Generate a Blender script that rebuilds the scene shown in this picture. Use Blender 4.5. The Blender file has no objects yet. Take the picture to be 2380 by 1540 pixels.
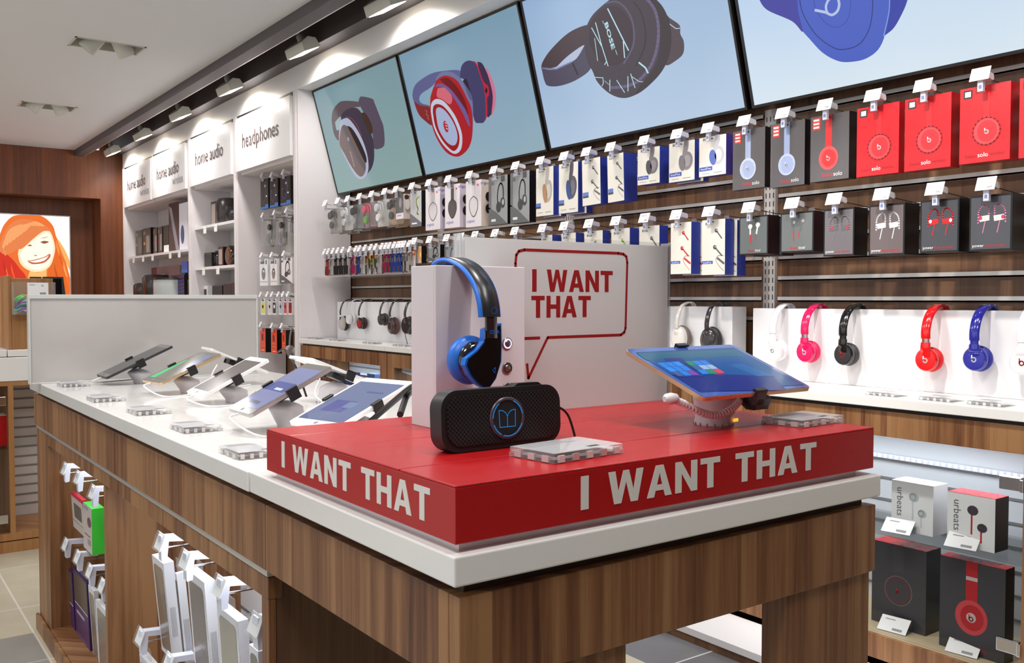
import bpy, math, random
from mathutils import Vector, Matrix
random.seed(7)
PI = math.pi
S = bpy.context.scene
COL = S.collection
# ---------------------------------------------------------------- camera
F_PX, PCX, PCY, CAM_H = 2150.9, 1190.0, 770.0, 1.15
PITCH = math.atan(76 / F_PX)
YAW = math.atan(1565 / math.hypot(F_PX, 76))
cam_data = bpy.data.cameras.new('camera')
cam_data.sensor_width = 36
cam_data.lens = F_PX / 2380 * 36
cam_data.clip_start = 0.02
cam = bpy.data.objects.new('camera', cam_data)
COL.objects.link(cam)
cam.location = (0, 0, CAM_H)
cam.rotation_euler = (PI / 2 - PITCH, 0, -YAW)
S.camera = cam
# ---------------------------------------------------------------- light and exposure
S.view_settings.view_transform = 'Standard'
S.view_settings.look = 'None'
S.view_settings.gamma = 1
S.view_settings.use_curve_mapping = False
S.view_settings.exposure = 0.24
world = bpy.data.worlds.new('world')
S.world = world
world.use_nodes = True
world.node_tree.nodes['Background'].inputs[0].default_value = (0.97, 0.985, 1.0, 1)
world.node_tree.nodes['Background'].inputs[1].default_value = 0.95

def area(name, loc, rot, sx, sy, power, color=(1, 0.97, 0.95), spread=PI):
    d = bpy.data.lights.new(name, 'AREA')
    d.shape = 'RECTANGLE'
    d.size = sx
    d.size_y = sy
    d.energy = power
    d.color = color
    d.spread = spread
    o = bpy.data.objects.new(name, d)
    COL.objects.link(o)
    o.location = loc
    o.rotation_euler = rot
    o['kind'] = 'structure'
    return o

# fill lights added under the ceiling, facing down; no luminaires seen there
for n, (x, y, p) in enumerate(((-0.3, 0.3, 19), (1.2, 0.2, 12), (-0.2, 2.6, 20), (1.25, 2.6, 14), (0.2, 5.0, 18), (1.2, 7.4, 14), (-1.2, 8.5, 14))):
    area('ceiling_fill', (x, y, 2.685), (0, 0, 0), 0.5, 0.5, p)
# wall washers in the track recess, one above every 1.2 m bay
for y in (0.7, 1.9, 3.1, 4.25, 5.30, 6.58, 7.76, 8.92, 10.08):
    area('track_lamp', (2.30, y, 2.60), (0, math.radians(-26), 0), 0.10, 0.22, 5.5, (1, 0.955, 0.92), math.radians(150))

def spot(loc, target, power, angle, blend=0.6, size=0.04, color=(1, 0.95, 0.90)):
    d = bpy.data.lights.new('aimed_spot', 'SPOT'); d.energy = power; d.spot_size = math.radians(angle); d.spot_blend = blend; d.shadow_soft_size = size; d.color = color
    o = bpy.data.objects.new('aimed_spot', d); COL.objects.link(o); o.location = loc; o['kind'] = 'structure'
    o.rotation_euler = (Vector(target) - Vector(loc)).to_track_quat('-Z', 'Y').to_euler(); return o
# unseen ceiling spots aimed at the wall counter and the tables
spot((1.45, 1.35, 2.67), (2.72, 1.45, 0.95), 105, 44, 0.5)
spot((1.45, 2.15, 2.67), (2.70, 2.05, 0.95), 66, 40, 0.6)
spot((1.0, -0.3, 2.67), (1.05, 1.30, 1.10), 60, 17, 0.5)  # added only to lift the face of the sign
spot((0.95, 1.15, 2.67), (0.93, 1.12, 0.95), 48, 42, 0.7)  # added to brighten the top of the red platform
spot((0.55, 2.0, 2.67), (0.75, 2.0, 0.87), 60, 60, 0.8)

def ray(u, v):
    a, b = (u - PCX) / F_PX, -(v - PCY) / F_PX
    sy, cy_, sp, cp = math.sin(YAW), math.cos(YAW), math.sin(PITCH), math.cos(PITCH)
    R = Vector((cy_, -sy, 0)); Fw = Vector((sy * cp, cy_ * cp, -sp)); U = Vector((sy * sp, cy_ * sp, cp))
    return R * a + U * b + Fw

def at(u, v, X=None, Y=None, Z=None):
    """the point of a physical plane X=, Y= or Z= that the survey photograph shows at u, v"""
    d = ray(u, v)
    t = X / d.x if X is not None else (Y / d.y if Y is not None else (Z - CAM_H) / d.z)
    return Vector((0, 0, CAM_H)) + d * t

# ---------------------------------------------------------------- materials
_mats = {}
def lin(c):
    return tuple(((x / 255) / 12.92 if x / 255 < 0.04045 else ((x / 255 + 0.055) / 1.055) ** 2.4) for x in c)

def mat(name, rgb=(200, 200, 200), rough=0.5, metal=0.0, emit=0.0, coat=0.0, bump=0.0, spec=0.5):
    if name in _mats: return _mats[name]
    m = bpy.data.materials.new(name)
    m.use_nodes = True
    nt = m.node_tree
    p = nt.nodes['Principled BSDF']
    c = lin(rgb) + (1,)
    p.inputs['Base Color'].default_value = c
    p.inputs['Roughness'].default_value = rough
    p.inputs['Metallic'].default_value = metal
    p.inputs['Specular IOR Level'].default_value = spec
    if coat: p.inputs['Coat Weight'].default_value = coat; p.inputs['Coat Roughness'].default_value = 0.05
    if emit:
        p.inputs['Emission Color'].default_value = c
        p.inputs['Emission Strength'].default_value = emit
        p.inputs['Base Color'].default_value = (0.004, 0.004, 0.004, 1)
    if not emit:   # faint procedural tone variation so that nothing is a dead flat colour
        g = nt.nodes.new('ShaderNodeNewGeometry'); n = nt.nodes.new('ShaderNodeTexNoise'); n.inputs['Scale'].default_value = 35
        r = nt.nodes.new('ShaderNodeMapRange'); r.inputs['To Min'].default_value = max(0.02, rough - 0.04); r.inputs['To Max'].default_value = min(1, rough + 0.04)
        nt.links.new(g.outputs['Position'], n.inputs['Vector']); nt.links.new(n.outputs['Fac'], r.inputs['Value']); nt.links.new(r.outputs['Result'], p.inputs['Roughness'])
        if bump:
            b = nt.nodes.new('ShaderNodeBump'); b.inputs['Strength'].default_value = bump; b.inputs['Distance'].default_value = 0.002
            n2 = nt.nodes.new('ShaderNodeTexNoise'); n2.inputs['Scale'].default_value = 400
            nt.links.new(g.outputs['Position'], n2.inputs['Vector']); nt.links.new(n2.outputs['Fac'], b.inputs['Height']); nt.links.new(b.outputs['Normal'], p.inputs['Normal'])
    _mats[name] = m
    return m

def clear(name, rgb=(235, 240, 242), alpha=0.25, rough=0.05, cap=0.6):
    """thin clear plastic or glass: mostly transparent with a glossy skin"""
    if name in _mats: return _mats[name]
    m = bpy.data.materials.new(name); m.use_nodes = True
    nt = m.node_tree; nt.nodes.clear()
    out = nt.nodes.new('ShaderNodeOutputMaterial'); mix = nt.nodes.new('ShaderNodeMixShader')
    tr = nt.nodes.new('ShaderNodeBsdfTransparent'); p = nt.nodes.new('ShaderNodeBsdfPrincipled')
    tr.inputs[0].default_value = (0.97, 0.98, 0.98, 1)
    p.inputs['Base Color'].default_value = lin(rgb) + (1,); p.inputs['Roughness'].default_value = rough
    fr = nt.nodes.new('ShaderNodeFresnel'); fr.inputs[0].default_value = 1.4
    mr = nt.nodes.new('ShaderNodeMapRange'); mr.inputs['From Max'].default_value = 0.6; mr.inputs['To Min'].default_value = alpha; mr.inputs['To Max'].default_value = min(1, alpha + cap)
    nt.links.new(fr.outputs[0], mr.inputs['Value']); nt.links.new(mr.outputs['Result'], mix.inputs[0])
    nt.links.new(tr.outputs[0], mix.inputs[1]); nt.links.new(p.outputs[0], mix.inputs[2]); nt.links.new(mix.outputs[0], out.inputs[0])
    _mats[name] = m
    return m

def wood(name, stops, plank=0.075, rough=0.42, streak=1.0, coat=0.0):
    """veneer with vertical grain: plank-to-plank tone, long fibres and dark heartwood streaks"""
    if name in _mats: return _mats[name]
    m = bpy.data.materials.new(name); m.use_nodes = True
    nt = m.node_tree; N = nt.nodes.new; L = nt.links.new; p = nt.nodes['Principled BSDF']
    g = N('ShaderNodeNewGeometry'); sep = N('ShaderNodeSeparateXYZ'); L(g.outputs['Position'], sep.inputs[0])
    add = N('ShaderNodeMath'); add.operation = 'ADD'; L(sep.outputs[0], add.inputs[0]); L(sep.outputs[1], add.inputs[1])
    sc = N('ShaderNodeMath'); sc.operation = 'DIVIDE'; sc.inputs[1].default_value = plank; L(add.outputs[0], sc.inputs[0])
    w1 = N('ShaderNodeTexNoise'); w1.noise_dimensions = '1D'; w1.inputs['Scale'].default_value = 0.6; w1.inputs['Detail'].default_value = 0; L(sc.outputs[0], w1.inputs['W'])
    w2 = N('ShaderNodeMath'); w2.operation = 'MULTIPLY_ADD'; w2.inputs[1].default_value = 2.0; L(w1.outputs['Fac'], w2.inputs[0]); L(sc.outputs[0], w2.inputs[2])
    fl = N('ShaderNodeMath'); fl.operation = 'FLOOR'; L(w2.outputs[0], fl.inputs[0])
    wn = N('ShaderNodeTexWhiteNoise'); wn.noise_dimensions = '1D'; L(fl.outputs[0], wn.inputs['W'])
    cmb = N('ShaderNodeCombineXYZ'); L(add.outputs[0], cmb.inputs[0]); L(wn.outputs['Value'], cmb.inputs[1])
    zz = N('ShaderNodeMath'); zz.operation = 'MULTIPLY'; zz.inputs[1].default_value = 0.035; L(sep.outputs[2], zz.inputs[0]); L(zz.outputs[0], cmb.inputs[2])
    n1 = N('ShaderNodeTexNoise'); n1.inputs['Scale'].default_value = 42; n1.inputs['Detail'].default_value = 5; n1.inputs['Roughness'].default_value = 0.62; L(cmb.outputs[0], n1.inputs['Vector'])
    n2 = N('ShaderNodeTexNoise'); n2.inputs['Scale'].default_value = 260; n2.inputs['Detail'].default_value = 2; L(cmb.outputs[0], n2.inputs['Vector'])
    a1 = N('ShaderNodeMath'); a1.operation = 'MULTIPLY_ADD'; a1.inputs[1].default_value = 0.75 * streak; L(n1.outputs['Fac'], a1.inputs[0])
    k = N('ShaderNodeMath'); k.operation = 'MULTIPLY_ADD'; k.inputs[1].default_value = 0.42; k.inputs[2].default_value = 0.02 - 0.375 * (streak - 1); L(wn.outputs['Value'], k.inputs[0]); L(k.outputs[0], a1.inputs[2])
    a2 = N('ShaderNodeMath'); a2.operation = 'MULTIPLY_ADD'; a2.inputs[1].default_value = 0.22; L(n2.outputs['Fac'], a2.inputs[0]); L(a1.outputs[0], a2.inputs[2])
    r = N('ShaderNodeValToRGB'); L(a2.outputs[0], r.inputs[0])
    els = r.color_ramp.elements
    els[0].position = stops[0][0]; els[0].color = lin(stops[0][1]) + (1,)
    els[1].position = stops[-1][0]; els[1].color = lin(stops[-1][1]) + (1,)
    for pos, c in stops[1:-1]:
        e = els.new(pos); e.color = lin(c) + (1,)
    L(r.outputs[0], p.inputs['Base Color']); p.inputs['Roughness'].default_value = rough
    if coat: p.inputs['Coat Weight'].default_value = coat
    b = N('ShaderNodeBump'); b.inputs['Strength'].default_value = 0.15; b.inputs['Distance'].default_value = 0.001
    L(n2.outputs['Fac'], b.inputs['Height']); L(b.outputs['Normal'], p.inputs['Normal'])
    _mats[name] = m
    return m

WOOD = wood('walnut_veneer', [(0.26, (38, 19, 10)), (0.42, (92, 52, 28)), (0.60, (124, 82, 50)), (0.86, (156, 114, 75))], 0.075, streak=1.35)
WOODR = wood('red_walnut_veneer', [(0.25, (66, 32, 18)), (0.5, (104, 56, 32)), (0.85, (134, 78, 46))], 0.10)
WOODD = wood('dark_walnut_veneer', [(0.25, (52, 34, 26)), (0.5, (92, 62, 44)), (0.85, (122, 88, 60))], 0.09)
WHITE = mat('white_laminate', (232, 231, 233), 0.35)
WHITEG = mat('white_solid_surface', (236, 235, 232), 0.16, coat=0.3)
WPAINT = mat('white_paint', (226, 220, 222), 0.6)
PLASW = mat('white_plastic', (236, 234, 234), 0.35)
PAPER = mat('white_paper', (246, 246, 246), 0.7)
BLACK = mat('black_plastic', (22, 22, 24), 0.4)
GLOSSK = mat('gloss_black', (12, 10, 12), 0.08, coat=0.6)
DARK = mat('dark_grey', (52, 50, 52), 0.5)
GREY = mat('mid_grey', (128, 128, 130), 0.5)
CHROME = mat('chrome', (205, 205, 208), 0.18, metal=1)
ALU = mat('aluminium_rail', (208, 204, 200), 0.35, metal=0.55)
RED = mat('gloss_red_paint', (174, 14, 20), 0.34, coat=0.12)
TXTR = mat('dark_red_ink', (150, 18, 22), 0.5)
TXTK = mat('black_ink', (40, 32, 34), 0.6)
TXTG = mat('grey_ink', (150, 150, 152), 0.6)
GLASS = clear('clear_glass', (14, 16, 18), 0.03, 0.02, 0.3)
ACRYL = clear('clear_acrylic', (238, 236, 236), 0.16, 0.05)
BLIST = clear('clear_blister', (226, 224, 224), 0.07, 0.12, 0.13)

# ---------------------------------------------------------------- mesh builder
class MB:
    def __init__(s): s.v = []; s.f = []; s.mi = []; s.sm = []; s.mats = []
    def _m(s, m):
        if m not in s.mats: s.mats.append(m)
        return s.mats.index(m)
    def add(s, vs, fs, m, smooth=False, M=None):
        o = len(s.v); i = s._m(m)
        s.v += [tuple((M @ Vector(p)) if M is not None else p) for p in vs]
        for f in fs: s.f.append(tuple(o + k for k in f)); s.mi.append(i); s.sm.append(smooth)
        return s
    def box(s, x0, x1, y0, y1, z0, z1, m, M=None):
        v = [(x, y, z) for z in (z0, z1) for x, y in ((x0, y0), (x1, y0), (x1, y1), (x0, y1))]
        return s.add(v, [(3, 2, 1, 0), (4, 5, 6, 7), (0, 1, 5, 4), (1, 2, 6, 5), (2, 3, 7, 6), (3, 0, 4, 7)], m, False, M)
    def prism(s, pts, a, b, m, axis='y', M=None, smooth=False):
        """outline of 2D points extruded from a to b along axis; y: (x,z), z: (x,y), x: (y,z)"""
        def P(p, t): return (p[0], t, p[1]) if axis == 'y' else ((p[0], p[1], t) if axis == 'z' else (t, p[0], p[1]))
        n = len(pts); v = [P(p, a) for p in pts] + [P(p, b) for p in pts]
        s.add(v, [tuple(range(n)), tuple(range(2 * n - 1, n - 1, -1))], m, False, M)
        return s.add(v, [(i, i + n, (i + 1) % n + n, (i + 1) % n) for i in range(n)], m, smooth, M)
    def flat(s, pts3, m, M=None): return s.add(pts3, [tuple(range(len(pts3)))], m, False, M)
    def face(s, pts, y, m, M=None): return s.add([(p[0], y, p[1]) for p in pts], [tuple(range(len(pts)))], m, False, M)
    def rect(s, x0, x1, z0, z1, y, m, M=None): return s.face([(x0, z0), (x1, z0), (x1, z1), (x0, z1)], y, m, M)
    def lathe(s, prof, c, m, n=24, axis='z', M=None, sx=1.0, caps=True):
        v = []; f = []
        for r, h in prof:
            for i in range(n):
                a = 2 * PI * i / n; p, q = r * math.cos(a) * sx, r * math.sin(a)
                v.append((c[0] + p, c[1] + q, c[2] + h) if axis == 'z' else ((c[0] + p, c[1] + h, c[2] + q) if axis == 'y' else (c[0] + h, c[1] + p, c[2] + q)))
        for k in range(len(prof) - 1):
            for i in range(n): f.append((k * n + i, k * n + (i + 1) % n, (k + 1) * n + (i + 1) % n, (k + 1) * n + i))
        s.add(v, f, m, True, M)
        if caps: s.add(v[:n], [tuple(range(n))[::-1]], m, False, M); s.add(v[-n:], [tuple(range(n))], m, False, M)
        return s
    def tube(s, pts, r, m, n=8, M=None, flat=None, closed=False):
        """round (or r by flat elliptic) section swept along the points"""
        P = [Vector(p) for p in pts]; v = []; f = []
        up = Vector((0, 0, 1)); prev = None
        for i, p in enumerate(P):
            t = ((P[(i + 1) % len(P)] if closed or i < len(P) - 1 else p) - (P[i - 1] if closed or i > 0 else p))
            t = t.normalized() if t.length else Vector((0, 0, 1))
            if prev is None:
                a = t.cross(up); a = a.normalized() if a.length > 1e-4 else Vector((1, 0, 0))
            else:
                a = prev - t * prev.dot(t); a = a.normalized() if a.length > 1e-6 else t.orthogonal().normalized()
            prev = a; b = t.cross(a)
            rr = r[i] if isinstance(r, (list, tuple)) else r
            for k in range(n):
                q = 2 * PI * k / n
                v.append(tuple(p + a * math.cos(q) * rr + b * math.sin(q) * (flat if flat else rr)))
        m_ = len(P)
        for i in range(m_ if closed else m_ - 1):
            for k in range(n): j = (i + 1) % m_; f.append((i * n + k, i * n + (k + 1) % n, j * n + (k + 1) % n, j * n + k))
        s.add(v, f, m, True, M)
        if not closed: s.add(v[:n], [tuple(range(n))[::-1]], m, False, M); s.add(v[-n:], [tuple(range(n))], m, False, M)
        return s
    def band(s, path, w, t, m, x=0.0, M=None, ws=None):
        """flat strap in the y-z plane: path of (y,z), width w along x, thickness t towards the path's left"""
        v = []; f = []; n = len(path)
        for i, p in enumerate(path):
            a = path[max(i - 1, 0)]; b = path[min(i + 1, n - 1)]
            dy, dz = b[0] - a[0], b[1] - a[1]; l = math.hypot(dy, dz) or 1; ny, nz = -dz / l, dy / l
            ww = ws[i] if ws else w; e = t * 0.35
            for (xx, tt) in ((-ww / 2, e), (-ww / 2 + e, t), (ww / 2 - e, t), (ww / 2, e), (ww / 2, 0), (-ww / 2, 0)):
                v.append((x + xx, p[0] + ny * tt, p[1] + nz * tt))
        for i in range(n - 1):
            for k in range(6): f.append((i * 6 + k, i * 6 + (k + 1) % 6, (i + 1) * 6 + (k + 1) % 6, (i + 1) * 6 + k))
        s.add(v, f, m, True, M); s.add(v[:6], [tuple(range(6))[::-1]], m, False, M); return s.add(v[-6:], [tuple(range(6))], m, False, M)
    def text(s, txt, x, z, size, y, m, align='CENTER', M=None, sx=1.0, bold=0.0, rot=0.0, T=None):
        """lettering as thin faces in the x-z plane at depth y (or through the 4x4 T)"""
        vs, fs = glyphs(txt, align, bold)
        c, q = math.cos(rot), math.sin(rot)
        out = []
        for a, b in vs:
            a, b = a * size * sx, b * size
            a, b = x + a * c - b * q, z + a * q + b * c
            out.append((a, y, b) if T is None else tuple(T @ Vector((a, b, 0))))
        return s.add(out, fs, m, False, M)
    def build(s, name, parent=None, bevel=0.0, seg=2, loc=None):
        me = bpy.data.meshes.new(name); me.from_pydata(s.v, [], s.f)
        for m in s.mats: me.materials.append(m)
        me.polygons.foreach_set('material_index', s.mi); me.polygons.foreach_set('use_smooth', s.sm); me.update()
        o = bpy.data.objects.new(name, me); COL.objects.link(o)
        if parent is not None: o.parent = parent
        if loc: o.location = loc
        if bevel:
            b = o.modifiers.new('bevel', 'BEVEL'); b.width = bevel; b.segments = seg; b.limit_method = 'ANGLE'; b.angle_limit = math.radians(50)
        return o

_gl = {}
def glyphs(txt, align, bold):
    key = (txt, align, bold)
    if key in _gl: return _gl[key]
    c = bpy.data.curves.new('lettering', 'FONT'); c.body = txt; c.size = 1; c.align_x = align; c.resolution_u = 2; c.offset = bold
    o = bpy.data.objects.new('lettering', c); COL.objects.link(o)
    me = bpy.data.meshes.new_from_object(o)
    r = ([(v.co.x, v.co.y) for v in me.vertices], [tuple(p.vertices) for p in me.polygons])
    COL.objects.unlink(o); bpy.data.objects.remove(o); bpy.data.curves.remove(c); bpy.data.meshes.remove(me)
    _gl[key] = r
    return r

def ell(cx, cz, rx, rz, n=24, a0=0, a1=2 * PI, rot=0.0):
    full = abs(a1 - a0 - 2 * PI) < 1e-6
    pts = []
    for i in range(n if full else n + 1):
        a = a0 + (a1 - a0) * i / n; x, z = rx * math.cos(a), rz * math.sin(a)
        pts.append((cx + x * math.cos(rot) - z * math.sin(rot), cz + x * math.sin(rot) + z * math.cos(rot)))
    return pts

def rrect(x0, x1, z0, z1, r, n=4):
    pts = []
    for cx, cz, a in ((x1 - r, z1 - r, 0), (x0 + r, z1 - r, PI / 2), (x0 + r, z0 + r, PI), (x1 - r, z0 + r, 1.5 * PI)):
        pts += [(cx + r * math.cos(a + PI / 2 * i / n), cz + r * math.sin(a + PI / 2 * i / n)) for i in range(n + 1)]
    return pts

def stroke(pts, w):
    """a constant-width line as quads: list of 4-point polygons"""
    q = []
    for a, b in zip(pts, pts[1:]):
        dx, dz = b[0] - a[0], b[1] - a[1]; l = math.hypot(dx, dz) or 1; nx, nz = -dz / l * w / 2, dx / l * w / 2
        ex, ez = dx / l * w * 0.25, dz / l * w * 0.25
        q.append([(a[0] - ex + nx, a[1] - ez + nz), (a[0] - ex - nx, a[1] - ez - nz), (b[0] + ex - nx, b[1] + ez - nz), (b[0] + ex + nx, b[1] + ez + nz)])
    return q

def spline(pts, n=6):
    """Catmull-Rom through the points"""
    P = [pts[0]] + list(pts) + [pts[-1]]; out = []
    for i in range(1, len(P) - 2):
        for k in range(n):
            t = k / n; r = []
            for d in range(len(pts[0])):
                p0, p1, p2, p3 = P[i - 1][d], P[i][d], P[i + 1][d], P[i + 2][d]
                r.append(0.5 * (2 * p1 + (p2 - p0) * t + (2 * p0 - 5 * p1 + 4 * p2 - p3) * t * t + (3 * p1 - p0 - 3 * p2 + p3) * t ** 3))
            out.append(tuple(r))
    out.append(tuple(pts[-1]))
    return out

WALLROT = -PI / 2      # local -y looks towards -X (the aisle), local x runs towards the camera
def thing(name, label, cat, loc=(0, 0, 0), rz=0.0, group=None, rot=None):
    o = bpy.data.objects.new(name, None); COL.objects.link(o); o.empty_display_size = 0.03
    o.location = loc; o.rotation_euler = rot if rot else (0, 0, rz)
    o['label'] = label; o['category'] = cat
    if group: o['group'] = group
    return o
def tag(o, label, cat, group=None):
    o['label'] = label; o['category'] = cat
    if group: o['group'] = group
    return o
def struct(o): o['kind'] = 'structure'; return o
# ---------------------------------------------------------------- the shell
def tile_mat(name, a, b, grout, ox, oy):
    m = bpy.data.materials.new(name); m.use_nodes = True; nt = m.node_tree; N = nt.nodes.new; L = nt.links.new; p = nt.nodes['Principled BSDF']
    g = N('ShaderNodeNewGeometry'); mp = N('ShaderNodeMapping'); mp.inputs['Location'].default_value = (-ox, -oy, 0); L(g.outputs['Position'], mp.inputs[0])
    br = N('ShaderNodeTexBrick'); br.offset = 0; br.inputs['Scale'].default_value = 1; br.inputs['Brick Width'].default_value = 0.6; br.inputs['Row Height'].default_value = 0.6
    br.inputs['Mortar Size'].default_value = 0.0035; br.inputs['Mortar Smooth'].default_value = 0.1
    br.inputs['Color1'].default_value = lin(a) + (1,); br.inputs['Color2'].default_value = lin(b) + (1,); br.inputs['Mortar'].default_value = lin(grout) + (1,)
    L(mp.outputs[0], br.inputs['Vector'])
    n = N('ShaderNodeTexNoise'); n.inputs['Scale'].default_value = 9; n.inputs['Detail'].default_value = 6; L(g.outputs['Position'], n.inputs['Vector'])
    mx = N('ShaderNodeMix'); mx.data_type = 'RGBA'; mx.blend_type = 'OVERLAY'; mx.inputs[0].default_value = 0.18; L(br.outputs['Color'], mx.inputs[6]); L(n.outputs['Fac'], mx.inputs[7])
    L(mx.outputs[2], p.inputs['Base Color']); p.inputs['Roughness'].default_value = 0.32
    return m
TILE = tile_mat('cream_tiles', (196, 188, 166), (190, 182, 160), (222, 218, 205), 0.52, 2.03)
TILED = tile_mat('slate_tiles', (112, 112, 116), (104, 104, 108), (205, 205, 200), 0.52, 2.03)
WT = 2.86
struct(MB().box(-4, 2.04, -2, 11.2, -0.02, 0, TILE).build('floor'))
struct(MB().box(2.04, 2.95, -2, 11.2, -0.02, 0.0, TILED).build('floor'))
struct(MB().box(-1.6, 0.52, -2, 3.515, -0.003, 0.0012, tile_mat('greyer_floor', (150, 148, 142), (144, 142, 136), (190, 188, 180), 0.52, 2.03)).build('floor'))  # floor zone drawn greyer on the same tile grid
struct(MB().box(-4, 2.95, -2.05, -2.0, 0, 2.9, mat('blocker_taupe', (92, 84, 80), 0.7)).build('front_blocker'))  # unseen wall added behind the camera to hold back world light
CEIL = mat('ceiling_paint', (230, 233, 238), 0.85)
holes = []
for u0, u1, v0, v1, u2, v2 in ((165, 338, 95, 112, 310, 130), (45, 178, 240, 250, 170, 263)):
    a, b, c = at(u0, v0, Z=2.70), at(u1, v1, Z=2.70), at(u2, v2, Z=2.70)
    holes.append((a.x, b.x, min(a.y, b.y) - 0.03, min(a.y, b.y) + 0.20))
mb = MB(); ys = [-2] + [q for h in sorted(holes, key=lambda h: h[2]) for q in (h[2], h[3])] + [10.6]
for i, (ya, yb) in enumerate(zip(ys, ys[1:])):
    if i % 2 == 0: mb.box(-4, 2.02, ya, yb, 2.70, 2.74, CEIL)
    else:
        h = sorted(holes, key=lambda h: h[2])[i // 2]
        mb.box(-4, h[0], ya, yb, 2.70, 2.74, CEIL); mb.box(h[1], 2.02, ya, yb, 2.70, 2.74, CEIL)
struct(mb.build('ceiling'))
BEAM = mat('charcoal_beam', (84, 78, 80), 0.55); CAV = mat('cavity_black', (26, 22, 24), 0.8)
mb = MB(); mb.box(2.02, 2.11, -2, 10.55, 2.64, 2.90, BEAM); mb.box(2.11, 2.118, -2, 10.55, 2.640, 2.648, ALU)
struct(mb.build('trim_1'))
struct(MB().box(2.365, 2.474, -2, 10.55, 2.685, 2.90, BEAM).build('trim_2'))
struct(MB().box(2.02, 2.95, -2, 10.6, 2.90, 2.92, CAV).build('ceiling'))
struct(MB().box(2.474, 2.60, -2, 10.45, 2.53, 2.69, WHITE).box(2.60, 2.86, -2, 10.45, 2.62, 2.69, WHITE).build('trim_3'))
# light track rail and its lamps inside the recess
tag(MB().box(2.26, 2.30, -1, 10.4, 2.86, 2.90, BLACK).build('track_rail'), 'black light track running along the ceiling recess', 'track')
LAMPW = mat('lamp_body', (206, 206, 196), 0.45); GLOW = mat('lamp_glow', (255, 240, 214), 0.4, emit=9)
def track_lamp(y, label):
    t = thing('track_spotlight', label, 'spotlight', (2.30, y, 2.63), 0, 'wall washer spotlights in the ceiling recess', rot=(0, math.radians(-24), 0))
    mb = MB(); mb.prism([(-0.055, 0.0), (0.055, 0.0), (0.045, 0.055), (0.0, 0.075), (-0.05, 0.055)], -0.13, 0.13, LAMPW); mb.build('lamp_body', t, 0.004)
    MB().box(-0.045, 0.045, -0.12, 0.12, -0.003, 0.001, GLOW).build('diffuser', t)
    m2 = MB(); m2.lathe([(0.022, 0.05), (0.022, 0.10), (0.012, 0.105), (0.012, 0.25)], (0.0, -0.03, 0), LAMPW, 14); m2.build('neck', t)
for y, l in ((3.1, 'wall washer spotlight above the black headphones screen'), (4.25, 'nearest wall washer spotlight visible at the top edge of the picture'), (5.30, 'wall washer spotlight above the brown headphones screen'), (6.58, 'wall washer spotlight above the headphones header sign'), (7.76, 'wall washer spotlight above the home audio header sign'), (8.92, 'wall washer spotlight above the second wireless header sign'), (10.08, 'farthest wall washer spotlight by the wooden end wall')):
    track_lamp(y, l)
# recessed twin ceiling spots
for (x0, x1, y0, y1), l in zip(holes, ('nearer recessed twin spotlight in the white ceiling', 'farther recessed twin spotlight in the white ceiling')):
    t = thing('recessed_ceiling_light', l, 'ceiling light', ((x0 + x1) / 2, (y0 + y1) / 2, 2.70), 0, 'recessed twin spotlights')
    w, d = (x1 - x0) / 2, (y1 - y0) / 2
    mb = MB(); mb.box(-w, w, -d, -d + 0.012, -0.004, 0.10, LAMPW); mb.box(-w, w, d - 0.012, d, -0.004, 0.10, LAMPW); mb.box(-w, -w + 0.012, -d, d, -0.004, 0.10, LAMPW); mb.box(w - 0.012, w, -d, d, -0.004, 0.10, LAMPW)
    mb.build('frame', t)
    MB().box(-w, w, -d, d, 0.10, 0.11, DARK).build('housing', t)
    for sx, ang in ((-0.45, 38), (0.45, -30)):
        M = Matrix.Translation((sx * w, 0, 0.0)) @ Matrix.Rotation(math.radians(ang), 4, 'Y') @ Matrix.Rotation(math.radians(12), 4, 'X')
        mb = MB(); mb.lathe([(0.050, 0.06), (0.052, 0.0), (0.052, -0.045), (0.047, -0.05), (0.040, -0.03)], (0, 0, 0), LAMPW, 20, M=M)
        o = mb.build('spotlight_head', t)
# end wall: red walnut with a deep recess holding the lit portrait
EW = 10.55
mb = MB()
hx, hz = 2.27, 2.21
mb.box(hx, 2.86, EW, EW + 0.05, 0, 2.9, WOODR); mb.box(-4, hx, EW, EW + 0.05, hz, 2.72, WOODR); mb.box(-4, hx, 10.95, 11.0, 0, 2.4, WOODR)
mb.box(hx, hx + 0.03, EW + 0.05, 10.95, 0, hz, WOODR); mb.box(-4, hx, EW + 0.05, 10.95, hz, hz + 0.03, WOODR); mb.box(-4, hx, EW + 0.05, 10.95, 0, 0.05, WOODR)
struct(mb.build('wall_back'))
# slatwall on the right: walnut boards with a recess between aluminium rails
RAILS = [1.072 + 0.0766 * k for k in range(11)]
struct(MB().box(2.86, 2.95, -2, 10.55, 0, 2.9, WOODD).build('wall_right'))
mb = MB()
for z in RAILS:
    for ya, yb in ((2.30, 3.42), (1.12, 2.225), (-0.1, 1.05), (3.48, 4.60), (4.66, 5.79)):
        mb.box(2.85, 2.868, ya, yb, z - 0.009, z - 0.004, ALU); mb.box(2.85, 2.853, ya, yb, z - 0.009, z + 0.009, ALU)
struct(mb.build('trim_4'))
for y, l in ((1.08, 'slotted white steel upright at the right edge of the slatwall'), (2.262, 'slotted white steel upright between the white display blocks'), (3.45, 'slotted white steel upright behind the speech bubble sign'), (4.63, 'slotted white steel upright under the join of the two left screens')):
    mb = MB(); mb.box(2.846, 2.862, y - 0.026, y + 0.026, 0.9, 1.86, mat('upright_white', (196, 190, 186), 0.5))
    for k in range(23):
        for dy in (-0.017, 0, 0.017): mb.box(2.8455, 2.847, y + dy - 0.002, y + dy + 0.002, 1.115 + k * 0.0318, 1.134 + k * 0.0318, BLACK)
    tag(mb.build('slotted_upright'), l, 'upright', 'slotted uprights of the slatwall')

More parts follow.
